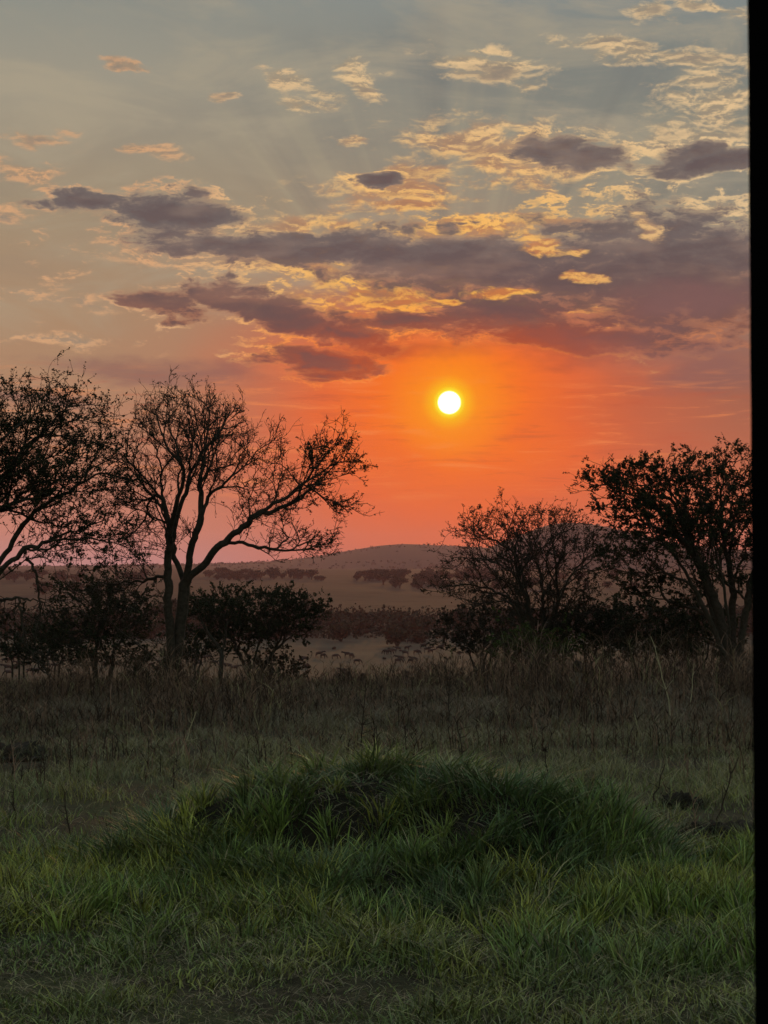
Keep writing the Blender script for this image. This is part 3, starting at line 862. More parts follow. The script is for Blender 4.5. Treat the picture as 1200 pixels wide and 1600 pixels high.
    # leafy bushes round their feet
    for px, py, w, h, Y, seed, label, col in (
            (828, 1012, 60, 34, 49, 811, 'fresh green rounded bush at the foot of the vase shaped acacia', (0.030, 0.046, 0.012)),
            (915, 985, 85, 50, 53, 812, 'broad dark bush between the vase shaped acacia and the tall one', (0.016, 0.019, 0.010)),
            (1010, 985, 90, 52, 55, 813, 'dark tangled bush before the hill, on the near side of the tall leaning acacia', (0.016, 0.018, 0.010)),
            (755, 985, 85, 46, 62, 814, 'low grey brown bush on the valley edge, straight below the sun', (0.024, 0.020, 0.014)),
            (1090, 985, 75, 52, 50, 815, 'dense dark bush pressed against the stems of the tall leaning acacia', (0.015, 0.018, 0.009)),
            (235, 1055, 45, 26, 46, 816, 'small dull bush touching the twin trunks on their far side', (0.022, 0.022, 0.014)),
            (430, 1050, 42, 26, 60, 817, 'small brown bush at the foot of the flat topped acacia', (0.024, 0.019, 0.012)),
            (305, 1008, 46, 34, 66, 819, 'dark scrub bush seen between the twin trunks and the slim forked young acacia', (0.016, 0.018, 0.010)),
            (85, 1015, 60, 34, 58, 820, 'shaggy dark bush below the hanging broken branch', (0.016, 0.018, 0.010)),
            (30, 1000, 70, 30, 64, 818, 'dull bush behind the hanging broken branch', (0.016, 0.018, 0.011))):
        b = py + h * 1.35
        tree('leafy_bush', label, 'bush',
             [L((px - w * .15, b), (px - w * .3, py + h * .3), (px - w * .45, py - h * .2), join=False), L((px + w * .1, b), (px + w * .2, py + h * .2), (px + w * .5, py - h * .1), join=False),
              L((px, b), (px, py + h * .3, .3), (px + w * .05, py - h * .4, .4), join=False)],
             [(px, py, w, h), (px - w * .4, py + h * .3, w * .6, h * .6), (px + w * .45, py + h * .25, w * .6, h * .65)],
             Y, 1100, seed, leaf_n=13.20, leaf_size=0.032, leaf_col=col, r_max=0.03, spikes=1.0, step=0.13, kill=0.2, depth=0.9)
build_trees()

# ---------------------------------------------------------------- far trees, one object each
def far_tree_meshes():
    kinds = []
    for k, (h, w, flat, th, n) in enumerate(((4.2, 6.4, 0.62, 0.3, 620), (5.4, 7.6, 0.34, 1.5, 620), (5.4, 4.8, 0.85, 0.6, 560), (3.0, 5.4, 0.55, 0.1, 460))):
        rng = np.random.default_rng(900 + k)
        nc = 16
        c = rng.normal(size=(nc, 3)); c /= np.linalg.norm(c, axis=1)[:, None]; c *= rng.uniform(0.3, 1, (nc, 1)) ** 0.5
        ch = h - th
        cen = np.array([0, 0, th + ch * 0.52])
        c = cen + c * np.array([w * 0.36, w * 0.36, ch * 0.36])
        if flat < 0.5:
            c[:, 2] = th + ch * 0.35 + np.abs(c[:, 2] - cen[2]) * 0.8
        P = c[rng.integers(0, nc, n)] + rng.normal(size=(n, 3)) * np.array([w * 0.10, w * 0.10, ch * 0.09])
        V, Q = leaf_quads(P, 0.55, rng, 0.2, 1.3)
        col = np.array([0.018, 0.020, 0.013])[None] * rng.uniform(0.6, 1.5, (n, 1))
        crown = mesh_from('crown', V, [Q], [FARLEAF], False, np.repeat(col, 4, 0))
        ch_ = []
        for q in c[:7]:
            m = np.array([q[0] * 0.25, q[1] * 0.25, th * 0.8 + 0.3])
            ch_.append((np.array([[0, 0, -0.6], [rng.normal() * .1, rng.normal() * .1, th * 0.5], m, q]), np.array([0.22, 0.17, 0.12, 0.05])))
        V, Q = tubes(ch_)
        kinds.append((crown, mesh_from('trunk', V, [Q], [BARK])))
    return kinds

def build_far_trees():
    rng = np.random.default_rng(77)
    kinds = far_tree_meshes()
    def put(x, y, s, k, label, group):
        r = thing('savanna_tree', (x, y, float(ground_z(x, y)) - 0.1), label, 'tree', group)
        r.rotation_euler = (0, 0, rng.uniform(0, 6.28)); r.scale = (s * rng.uniform(0.85, 1.2), s * rng.uniform(0.85, 1.2), s)
        link('crown', kinds[k][0], r); link('trunk', kinds[k][1], r)
    # thick bush along the near side of the valley floor
    lab = 'dark rounded tree in the thick bush belt beyond the grazing herd'
    for i in range(112):
        px = rng.uniform(-60, 1240); D = rng.uniform(770, 1010)
        if rng.random() < 0.12:
            D = rng.uniform(690, 760)
        put(ray(px, 900)[0] * D, D, rng.uniform(1.2, 2.1), int(rng.choice([0, 0, 1, 2, 3])), lab, 'trees of the dark bush belt')
    n = 42000
    D = rng.uniform(775, 1010, n); px = rng.uniform(-260, 1460, n)
    X = (px - 600) / FPX * D
    keep = vnoise(X, D, 34, 131) + rng.uniform(-.08, .08, n) > 0.40
    X, D = X[keep], D[keep]
    top = 0.8 + 8.5 * sstep(vnoise(X, D, 22, 133, 4), .28, .85)
    P = np.stack([X, D, ground_z(X, D) + top * rng.uniform(0, 1, len(X)) ** .7], 1)
    V, Q = leaf_quads(P, 1.0, rng, 0.2, 1.3)
    c = np.array([0.014, 0.015, 0.010])[None] * rng.uniform(0.6, 1.4, (len(P), 1))
    tag(link('bush_thicket', mesh_from('bush_thicket', V, [Q], [FARLEAF], False, np.repeat(c, 4, 0))), 'dark tangled thicket filling the bush belt beyond the herd', 'thicket', kind='stuff')
    # clumps on the far slope, in broken rows under the hill
    lab = 'small hazy tree on the grassy slope under the hill'
    rows = [(325, 485, 2250, 36), (470, 600, 2150, 12), (575, 765, 2200, 34), (590, 700, 1900, 12), (610, 625, 1800, 4), (650, 700, 1760, 5), (700, 1000, 2200, 14), (740, 1000, 1700, 8),
            (-10, 300, 2100, 20), (0, 260, 1500, 5)]
    for a, b, D0, n in rows:
        for _ in range(n):
            px = rng.uniform(a, b); D = D0 * rng.uniform(0.96, 1.05)
            put(ray(px, 900)[0] * D, D, rng.uniform(1.1, 2.4), int(rng.choice([0, 0, 1, 2])), lab, 'trees on the far slope')
    # scrub on the hills, past counting
    V, F, Cc = [], [], []
    for me, D, W, x0, x1, zf in HILLS:
        n = 5200
        X = rng.uniform(max(x0, -2600), min(x1, 2600), n); Y = D + rng.uniform(-0.95, 0.08, n) * W
        keep = vnoise(X, Y, 260, 61) + rng.uniform(-.12, .12, n) > 0.47
        X, Y = X[keep], Y[keep]
        S = rng.uniform(1.6, 4.0, len(X))
        Z = zf(X, Y)
        for k in range(5):
            P = np.stack([X + rng.normal(size=len(X)) * S * .5, Y + rng.normal(size=len(X)) * S * .5, Z + S * rng.uniform(.1, .9, len(X))], 1)
            v, q = leaf_quads(P, 3.0, rng, 0.2, 1.2)
            F.append(q + sum(len(t) for t in V)); V.append(v)
    V = np.concatenate(V); F = np.concatenate(F)
    c = np.array([0.035, 0.038, 0.024])[None] * rng.uniform(0.7, 1.3, (len(V) // 4, 1))
    tag(link('hillside_scrub', mesh_from('hillside_scrub', V, [F], [FARLEAF], False, np.repeat(c, 4, 0))), 'dark scrub dotted over the hillsides', 'scrub', kind='stuff')
    # low tussocks and bushes scattered on the herd's plain
    for i in range(26):
        px = rng.choice([rng.uniform(-20, 320), rng.uniform(440, 800)]); D = rng.uniform(430, 690)
        put(ray(px, 900)[0] * D, D, rng.uniform(0.22, 0.42), 3, 'small low bush on the pale plain among the herd', 'low bushes among the herd')
build_far_trees()

# ---------------------------------------------------------------- the wildebeest herd
def wildebeest_mesh(grazing):
    if grazing:
        neck, head, nose = (0, 1.12, 1.00), (0, 1.36, 0.52), (0, 1.44, 0.16)
    else:
        neck, head, nose = (0, 1.20, 1.42), (0, 1.48, 1.50), (0, 1.72, 1.16)
    J = {'hip': ((0, -.62, 1.12), .24), 'belly': ((0, 0, 1.05), .31), 'chest': ((0, .52, 1.12), .33), 'hump': ((0, .62, 1.28), .24), 'neck': (neck, .17), 'head': (head, .12), 'nose': (nose, .085),
         'tail': ((0, -.92, 1.10), .04), 'tail2': ((0, -1.02, .70), .035), 'tail3': ((0, -1.0, .42), .05),
         'beard': ((0, neck[1] + .05, neck[2] - .30), .06)}
    E = [('belly', 'hip'), ('belly', 'chest'), ('chest', 'hump'), ('hump', 'neck'), ('neck', 'head'), ('head', 'nose'), ('hip', 'tail'), ('tail', 'tail2'), ('tail2', 'tail3'), ('neck', 'beard')]
    for s in (-1, 1):
        sh = 0.06 * s
        J['fs%d' % s] = ((.15 * s, .56, .80), .11); J['fk%d' % s] = ((.14 * s, .58 + sh, .42), .055); J['ff%d' % s] = ((.14 * s, .56 + sh * 1.6, .02), .05)
        J['hs%d' % s] = ((.15 * s, -.62, .80), .13); J['hk%d' % s] = ((.15 * s, -.80 - sh, .46), .06); J['hf%d' % s] = ((.15 * s, -.70 - sh * 1.6, .02), .05)
        E += [('chest', 'fs%d' % s), ('fs%d' % s, 'fk%d' % s), ('fk%d' % s, 'ff%d' % s), ('hip', 'hs%d' % s), ('hs%d' % s, 'hk%d' % s), ('hk%d' % s, 'hf%d' % s)]
        hx, hy, hz = head
        J['e%d' % s] = ((.13 * s, hy - .05, hz + .06), .03); J['h%d' % s] = ((.26 * s, hy - .06, hz + .04), .03); J['t%d' % s] = ((.27 * s, hy - .02, hz + .24), .014)
        E += [('head', 'e%d' % s), ('e%d' % s, 'h%d' % s), ('h%d' % s, 't%d' % s)]
    keys = list(J)
    keys.sort(key=lambda k: k != 'belly')
    me = bpy.data.meshes.new('wildebeest_skeleton')
    me.from_pydata([J[k][0] for k in keys], [(keys.index(a), keys.index(b)) for a, b in E], [])
    o = bpy.data.objects.new('wildebeest_skeleton', me); COL.objects.link(o)
    m = o.modifiers.new('skin', 'SKIN')
    for i, k in enumerate(keys):
        me.skin_vertices[0].data[i].radius = (J[k][1], J[k][1] * (1.15 if k in ('belly', 'chest', 'hip') else 1))
    me.skin_vertices[0].data[0].use_root = True
    o.modifiers.new('sub', 'SUBSURF').levels = 1
    dg = bpy.context.evaluated_depsgraph_get()
    out = bpy.data.meshes.new_from_object(o.evaluated_get(dg)); out.name = 'wildebeest'
    out.materials.clear(); out.materials.append(HIDE)
    for p in out.polygons:
        p.use_smooth = True
    bpy.data.objects.remove(o); bpy.data.meshes.remove(me)
    return out

def build_herd():
    rng = np.random.default_rng(12)
    kinds = [wildebeest_mesh(True), wildebeest_mesh(False)]
    spots = [(8, 1037), (18, 1036), (30, 1042), (44, 1043), (40, 1036), (12, 1049), (14, 1057), (48, 1055), (56, 1055), (66, 1040), (78, 1036), (86, 1046), (225, 1037), (236, 1045), (250, 1040), (304, 1038),
             (318, 1033), (325, 1032), (333, 1041), (310, 1042), (356, 1047), (366, 1050), (470, 1037), (476, 1035), (499, 1027), (505, 1029), (524, 1030), (543, 1028), (549, 1029), (558, 1038), (537, 1055),
             (541, 1060), (603, 1023), (608, 1023), (614, 1021), (622, 1018), (633, 1025), (636, 1017), (651, 1023), (622, 1037), (626, 1034), (642, 1037), (647, 1036), (668, 1020), (673, 1022), (690, 1014), (686, 1017), (662, 1014), (612, 1004), (640, 1006)]
    for i, (px, py) in enumerate(spots):
        sx, sz = ray(px, py)
        D = 480.0
        for _ in range(12):
            D = (float(ground_z(sx * D, D)) - EYE) / sz
            D = min(max(D, 330), 900)
        g = int(rng.random() < 0.45)
        o = link('wildebeest', kinds[g], loc=(sx * D, D, float(ground_z(sx * D, D)) - 0.02))
        tag(o, ('dark wildebeest with its head down in the herd on the pale plain', 'dark wildebeest with its head raised in the herd on the pale plain')[g], 'wildebeest', 'wildebeest herd on the valley plain')
        o.rotation_euler = (0, 0, R(rng.choice([90, -90]) + rng.normal() * 28))
        s = rng.uniform(1.0, 1.2)
        o.scale = (s, s, s)
build_herd()

# ---------------------------------------------------------------- grass, blade by blade
def blades(P, h, lean, width, col, rng, curl=0.5, bend_dir=None):
    """n curved blades rooted at P: lean = how far the tip travels sideways, as a share of the height."""
    n = len(P)
    a = rng.uniform(0, 2 * math.pi, n) if bend_dir is None else bend_dir
    d = np.stack([np.cos(a), np.sin(a), np.zeros(n)], 1)
    f = rng.uniform(0, 2 * math.pi, n)
    s = np.stack([np.cos(f), np.sin(f), np.zeros(n)], 1)
    T = np.array([0, 0.38, 0.72, 1.0]); W = np.array([0.8, 1.0, 0.65])
    rows = []
    for k, t in enumerate(T):
        side = (lean * h * t ** 1.8)[:, None] * d
        up = h * (t - curl * np.minimum(lean, 1.6) * 0.45 * t ** 2.4)
        c = P + side; c = c.copy(); c[:, 2] += up
        if k < 3:
            rows += [c - s * (width * W[k] / 2)[:, None], c + s * (width * W[k] / 2)[:, None]]
        else:
            rows += [c]
    V = np.stack(rows, 1).reshape(-1, 3)
    b = np.arange(n)[:, None] * 7
    Q = np.concatenate([b + np.array([0, 1, 3, 2]), b + np.array([2, 3, 5, 4])])
    Tn = b + np.array([4, 5, 6])
    return V, Q, Tn, np.repeat(np.clip(col, 0.002, 1), 7, 0)

def pack(name, parts, mats, label, cat):
    V, Q, T, Cc, base = [], [], [], [], 0
    for v, q, t, c in parts:
        V.append(v); Q.append(q + base); T.append(t + base); Cc.append(c); base += len(v)
    me = mesh_from(name, np.concatenate(V), [np.concatenate(Q), np.concatenate(T)], mats, True, np.concatenate(Cc))
    return tag(link(name, me), label, cat, kind='stuff')

def wedge(n, y0, y1, rng, half=0.25, pad=0.6):
    y = np.sqrt(rng.uniform(y0 ** 2, y1 ** 2, n))
    return rng.uniform(-1, 1, n) * (half * y + pad), y

G_GREEN, G_BLUE, G_YEL, G_STRAW, G_BROWN = (np.array(c) for c in ((0.100, 0.146, 0.032), (0.080, 0.118, 0.044), (0.180, 0.190, 0.038), (0.22, 0.19, 0.11), (0.088, 0.056, 0.044)))
def bare_patch(x, y):
    """0..1 where soil shows: the dark scrapes at the edges and thin spots in the lawn."""
    b = np.zeros_like(x)
    for cx, cyy, rx, ry in BARE:
        b = np.maximum(b, 1 - np.hypot((x - cx) / rx, (y - cyy) / ry))
    return np.clip(b * 2.2, 0, 1)

def ground_pt(px, py):
    sx, sz = ray(px, py); D = -EYE / sz
    return sx * D, D
BARE = [(*ground_pt(25, 1340), 0.42, 0.5), (*ground_pt(1150, 1312), 0.5, 0.4), (*ground_pt(20, 1195), 0.9, 1.6), (*ground_pt(100, 1335), 0.14, 0.2)]

def build_grass():
    rng = np.random.default_rng(31)
    def mixcol(x, y, rng, straw=0.15, seed=0):
        n = len(x)
        a = vnoise(x, y, 1.1, 50 + seed)[:, None]; b = vnoise(x, y, 0.5, 60 + seed)[:, None]
        c = G_GREEN * (1 - sstep(a, .35, .7)) + G_BLUE * sstep(a, .35, .7)
        c = c * (1 - sstep(b, .46, .68)) + G_YEL * sstep(b, .46, .68)
        st = (rng.random(n) < straw)[:, None]
        c = np.where(st, G_STRAW * rng.uniform(.45, 1.0, (n, 1)), c)
        return c * np.where(rng.random((n, 1)) < .3, rng.uniform(0.2, 0.6, (n, 1)), rng.uniform(0.7, 1.75, (n, 1)))
    parts = []
    # short lawn in the near part
    x, y = wedge(76000, 9.3, 17.0, rng)
    worn = sstep(vnoise(x, y, 0.9, 71), 0.44, 0.64) * sstep(y, 16, 13)
    keep = (mound_h(x, y) < 0.03) & (rng.random(len(x)) > bare_patch(x, y)) & (rng.random(len(x)) > worn * 0.6)
    x, y, worn = x[keep], y[keep], worn[keep]
    P = np.stack([x, y, ground_z(x, y) - 0.01], 1)
    tall = sstep(vnoise(x, y, 0.7, 73), 0.42, 0.72)
    rise = sstep(y, 11.5, 15.0)
    h = (0.060 + 0.11 * tall + 0.07 * rise * tall) * rng.uniform(0.55, 1.5, len(x)) * (1 - worn * 0.4)
    c = mixcol(x, y, rng, 0.12, 1)
    dull = np.clip(1 - rise + worn * .6, 0, 1)[:, None]
    c = c * (1 - 0.55 * dull) + np.array([0.130, 0.145, 0.058]) * rng.uniform(.4, 1.6, (len(x), 1)) * 0.55 * dull
    parts.append(blades(P, h, rng.uniform(0.2, 1.7, len(x)), rng.uniform(0.005, 0.0115, len(x)), c * np.where(rng.random(len(x)) < .25, .35, 1.05)[:, None], rng))
    # dead thatch lying in the lawn
    x, y = wedge(26000, 9.3, 16.5, rng)
    worn = sstep(vnoise(x, y, 0.9, 71), 0.44, 0.66)
    keep = (mound_h(x, y) < 0.03) & (rng.random(len(x)) < worn * 0.9 + 0.12)
    x, y = x[keep], y[keep]
    P = np.stack([x, y, ground_z(x, y) + rng.uniform(0.0, 0.05, len(x))], 1)
    parts.append(blades(P, rng.uniform(0.02, 0.06, len(x)), rng.uniform(1.5, 5, len(x)), rng.uniform(0.0025, 0.005, len(x)), G_STRAW * rng.uniform(0.25, 0.9, (len(x), 1)), rng, curl=0.3))
    pack('short_grass', parts, [GRASS], 'short worn green and straw coloured grass across the near ground', 'grass')

    # longer tufts that ring the mound, thickest on its sunless near side
    parts = []
    n_t = 1500
    x, y = wedge(n_t * 4, 12.6, 18.5, rng, 0.25)
    m = mound_h(x, y)
    edge = np.exp(-((np.hypot((x - 0.1) / 1.7, (y - MOUND[1]) / 1.4) - 1.55) / 0.55) ** 2) * sstep(y, 19, 17)
    right = sstep(x, 0.3, 1.4) * sstep(y, 12.6, 13.6) * 0.9
    keep = (rng.random(len(x)) < np.maximum(edge, right) * sstep(vnoise(x, y, .8, 81), .30, .58)) & (bare_patch(x, y) < .2)
    x, y = x[keep][:n_t], y[keep][:n_t]
    k = 30
    tx, ty = np.repeat(x, k), np.repeat(y, k)
    s = rng.uniform(0.5, 1.2, len(x))
    an = rng.uniform(0, 6.283, len(tx)); rr = np.abs(rng.normal(size=len(tx))) * 0.055 * np.repeat(s, k)
    bx, by = tx + np.cos(an) * rr, ty + np.sin(an) * rr
    P = np.stack([bx, by, top_z(bx, by) - 0.02], 1)
    h = np.repeat(0.13 + 0.17 * s * rng.uniform(.6, 1.1, len(x)), k) * rng.uniform(0.45, 1.15, len(tx))
    c = mixcol(tx, ty, rng, 0.06, 2) * np.repeat(rng.uniform(.8, 1.25, (len(x), 1)), k, 0)
    parts.append(blades(P, h, rng.uniform(0.15, 0.9, len(tx)), rng.uniform(0.007, 0.015, len(tx)), c, rng, bend_dir=an + rng.normal(size=len(tx)) * 0.5))
    pack('long_grass', parts, [GRASS], 'long fresh green grass in tufts round the foot of the mound', 'grass')

    # the mound's own cover
    parts = []
    n = 58000
    x, y = rng.uniform(-2.6, 2.8, n), rng.uniform(14.4, 20.0, n)
    m = mound_h(x, y)
    clump = vnoise(x, y, 0.30, 91)
    bare = np.exp(-(((x + 0.5) / 0.75) ** 2 + ((y - 16.35) / 0.45) ** 2)) * 0.75
    band = np.exp(-((m - 0.40) / 0.12) ** 2) * (y < 17.5) * sstep(vnoise(x, y, 0.5, 161), .34, .55)
    band = np.maximum(band, sstep(vnoise(x, y, 0.42, 163), .60, .72) * 0.8)
    keep = (m > 0.0) & (rng.random(n) > band * 0.85) & (rng.random(n) < (0.25 + 1.1 * sstep(clump, .32, .6)) * (1 - bare * 1.25))
    x, y, m, clump = x[keep], y[keep], m[keep], clump[keep]
    P = np.stack([x, y, top_z(x, y) - 0.02], 1)
    e = 0.05
    gx, gy = (mound_h(x + e, y) - mound_h(x - e, y)), (mound_h(x, y + e) - mound_h(x, y - e))
    down = np.arctan2(-gy, -gx)
    h = (0.08 + 0.19 * sstep(clump, .35, .7)) * rng.uniform(0.5, 1.4, len(x))
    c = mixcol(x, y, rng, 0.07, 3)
    shade_green = np.array([0.036, 0.066, 0.026])              # dark green near flank, with its shade painted into the blade colour
    c[:, :] = np.where((y > 17.6)[:, None], c * 0.6 + G_YEL * 0.4 * rng.uniform(.7, 1.3, (len(x), 1)), c * 0.30 + shade_green * 0.7 * rng.uniform(.35, 1.6, (len(x), 1)))
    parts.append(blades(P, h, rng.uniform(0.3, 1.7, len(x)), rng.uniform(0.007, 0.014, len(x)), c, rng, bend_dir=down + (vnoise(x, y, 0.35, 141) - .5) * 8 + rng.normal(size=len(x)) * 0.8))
    # matted dead blades between them
    n = 16000
    x, y = rng.uniform(-2.6, 2.8, n), rng.uniform(15.0, 19.6, n)
    keep = (mound_h(x, y) > 0.0) & (rng.random(n) < 0.15 + 0.85 * sstep(vnoise(x, y, 0.6, 151), .42, .62))
    x, y = x[keep], y[keep]
    P = np.stack([x, y, top_z(x, y) + rng.uniform(0, .09, len(x))], 1)
    parts.append(blades(P, rng.uniform(0.02, 0.07, len(x)), rng.uniform(1.5, 5, len(x)), rng.uniform(0.004, 0.008, len(x)), G_STRAW * rng.uniform(0.12, 0.75, (len(x), 1)), rng, curl=0.3))
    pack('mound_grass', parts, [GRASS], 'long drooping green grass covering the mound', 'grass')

    # thin olive grass between the mound and the weeds
    parts = []
    x, y = wedge(170000, 16.6, 42, rng, 0.24)
    cl = vnoise(x, y, 0.8, 101)
    keep = (mound_h(x, y) < 0.02) & (rng.random(len(x)) < 0.25 + 1.2 * sstep(cl, .38, .62)) & (rng.random(len(x)) > bare_patch(x, y))
    x, y, cl = x[keep], y[keep], cl[keep]
    P = np.stack([x, y, ground_z(x, y) - 0.01], 1)
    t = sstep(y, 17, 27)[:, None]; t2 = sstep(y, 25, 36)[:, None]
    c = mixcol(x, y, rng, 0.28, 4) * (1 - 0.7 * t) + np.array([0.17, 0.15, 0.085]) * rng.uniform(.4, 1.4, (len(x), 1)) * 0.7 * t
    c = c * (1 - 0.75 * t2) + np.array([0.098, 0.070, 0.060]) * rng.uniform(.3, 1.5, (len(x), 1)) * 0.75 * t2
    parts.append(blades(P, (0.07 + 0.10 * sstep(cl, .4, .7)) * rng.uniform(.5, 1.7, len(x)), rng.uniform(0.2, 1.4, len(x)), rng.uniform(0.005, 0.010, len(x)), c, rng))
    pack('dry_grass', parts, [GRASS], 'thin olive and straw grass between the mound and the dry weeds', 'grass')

def build_weeds():
    rng = np.random.default_rng(44)
    parts = []
    # dry undergrowth at the weeds' feet
    x, y = wedge(80000, 22, 47, rng, 0.24)
    keep = rng.random(len(x)) < sstep(y, 20, 38) * (0.4 + 0.9 * sstep(vnoise(x, y, 1.5, 111), .3, .6))
    x, y = x[keep], y[keep]
    P = np.stack([x, y, ground_z(x, y) - 0.02], 1)
    c = (G_BROWN * 0.75 + np.array([0.07, 0.05, 0.035]) * 0.25) * 1.2 * rng.uniform(.3, 1.7, (len(x), 1))
    c = np.where((rng.random(len(x)) < .10)[:, None], G_STRAW * rng.uniform(.4, .9, (len(x), 1)), c)
    parts.append(blades(P, rng.uniform(0.06, 0.30, len(x)) * (0.4 + 0.6 * sstep(y, 24, 42)), rng.uniform(0.1, 1.0, len(x)), rng.uniform(0.007, 0.014, len(x)), c, rng))
    # upright stems with a few side twigs, in drifts
    x, y = wedge(26000, 19, 47.5, rng, 0.24)
    dr = vnoise(x, y, 2.2, 121)
    dr = dr * 0.6 + vnoise(x, y, 0.7, 123) * 0.4
    keep = rng.random(len(x)) < (0.03 + 0.97 * np.clip((y - 21) / 17, 0, 1) ** 1.3) * (0.06 + 1.0 * sstep(dr, .40, .58))
    x, y, dr = x[keep], y[keep], dr[keep]
    n = len(x)
    P = np.stack([x, y, ground_z(x, y) - 0.02], 1)
    h = (0.22 + 0.58 * sstep(dr, .40, .75)) * (0.6 + 0.45 * sstep(y, 26, 40)) * rng.uniform(.4, 1.3, n) * np.where(x > 1.9, 1.3, 1) * (1 - 0.42 * np.exp(-((x - 0.1) / 1.5) ** 2) * sstep(y, 32, 38)) * (1 - 0.35 * sstep(x, -5.2, -6.2) * sstep(y, 32, 38))
    az = rng.uniform(0, 6.283, n); ln = np.abs(rng.normal(size=n)) * 0.28
    c = np.array([0.125, 0.078, 0.058]) * rng.uniform(.35, 1.5, (n, 1))
    c = np.where((rng.random(n) < .5)[:, None], np.array([0.030, 0.020, 0.016]) * rng.uniform(.5, 1.4, (n, 1)), c)
    c = np.where((rng.random(n) < .07)[:, None], G_STRAW * rng.uniform(.5, 1, (n, 1)), c)
    parts.append(blades(P, h, ln, rng.uniform(0.007, 0.015, n), c, rng, bend_dir=az, curl=0.2))
    for k in range(8):
        t = rng.uniform(0.2, 0.95, n)
        R0 = P + np.stack([np.cos(az) * ln * h * t ** 1.8, np.sin(az) * ln * h * t ** 1.8, h * t], 1)
        parts.append(blades(R0, h * rng.uniform(.10, .34, n), rng.uniform(.5, 1.9, n), rng.uniform(0.006, 0.012, n), c, rng, curl=0.05))
    pack('dry_weeds', parts, [WEED], 'dense brown dry weeds and stems before the trees', 'weeds')
build_grass()
build_weeds()

# ---------------------------------------------------------------- single plants that stand out, soil heaps, stump, post
def stalk(label, px, py_base, py_top, lean_px, Y, r, col, n_tw, seed, cat='stalk', name='dry_stalk', head=False):
    rng = np.random.default_rng(seed)
    sx, _ = ray(px, 900)
    x0, y0 = sx * Y, Y
    z0 = float(top_z(x0, y0))
    h = (py_base - py_top) * Y / FPX
    k = np.linspace(0, 1, 9)
    P = np.stack([lean_px * Y / FPX * k ** 1.3 + rng.normal(size=9) * .008, rng.normal(size=9) * .008, h * k - 0.03], 1)
    root = thing(name, (x0, y0, z0), label, cat)
    V, Q = tubes([(P, np.linspace(r, r * 0.45, 9))], ((0, 5),))
    m = mat('stalk_%s' % ('pale' if col[0] > .15 else 'dark'), col, 0.85, 0.1)
    link('stem', mesh_from('stem', V, [Q], [m], True), root)
    tw = []
    for _ in range(n_tw):
        t = rng.uniform(.3, .95); i = int(t * 8); q = P[i]
        d = rng.normal(size=3); d[2] = abs(d[2]) * .8 + .3; d /= np.linalg.norm(d); Lh = h * rng.uniform(.08, .28)
        tw.append((np.stack([q, q + d * Lh * .5 + rng.normal(size=3) * .01, q + d * Lh]), np.array([r * .6, r * .45, r * .25])))
    if head:
        for _ in range(26):
            d = rng.normal(size=3); d /= np.linalg.norm(d)
            q = P[-1] + d * 0.012; tw.append((np.stack([q, q + d * .03 + np.array([0, 0, .01])]), np.array([.007, .003])))
    if tw:
        V, Q = tubes(tw, ((0, 3),))
        link('seed_head' if head else 'twigs', mesh_from('twigs', V, [Q], [m]), root)

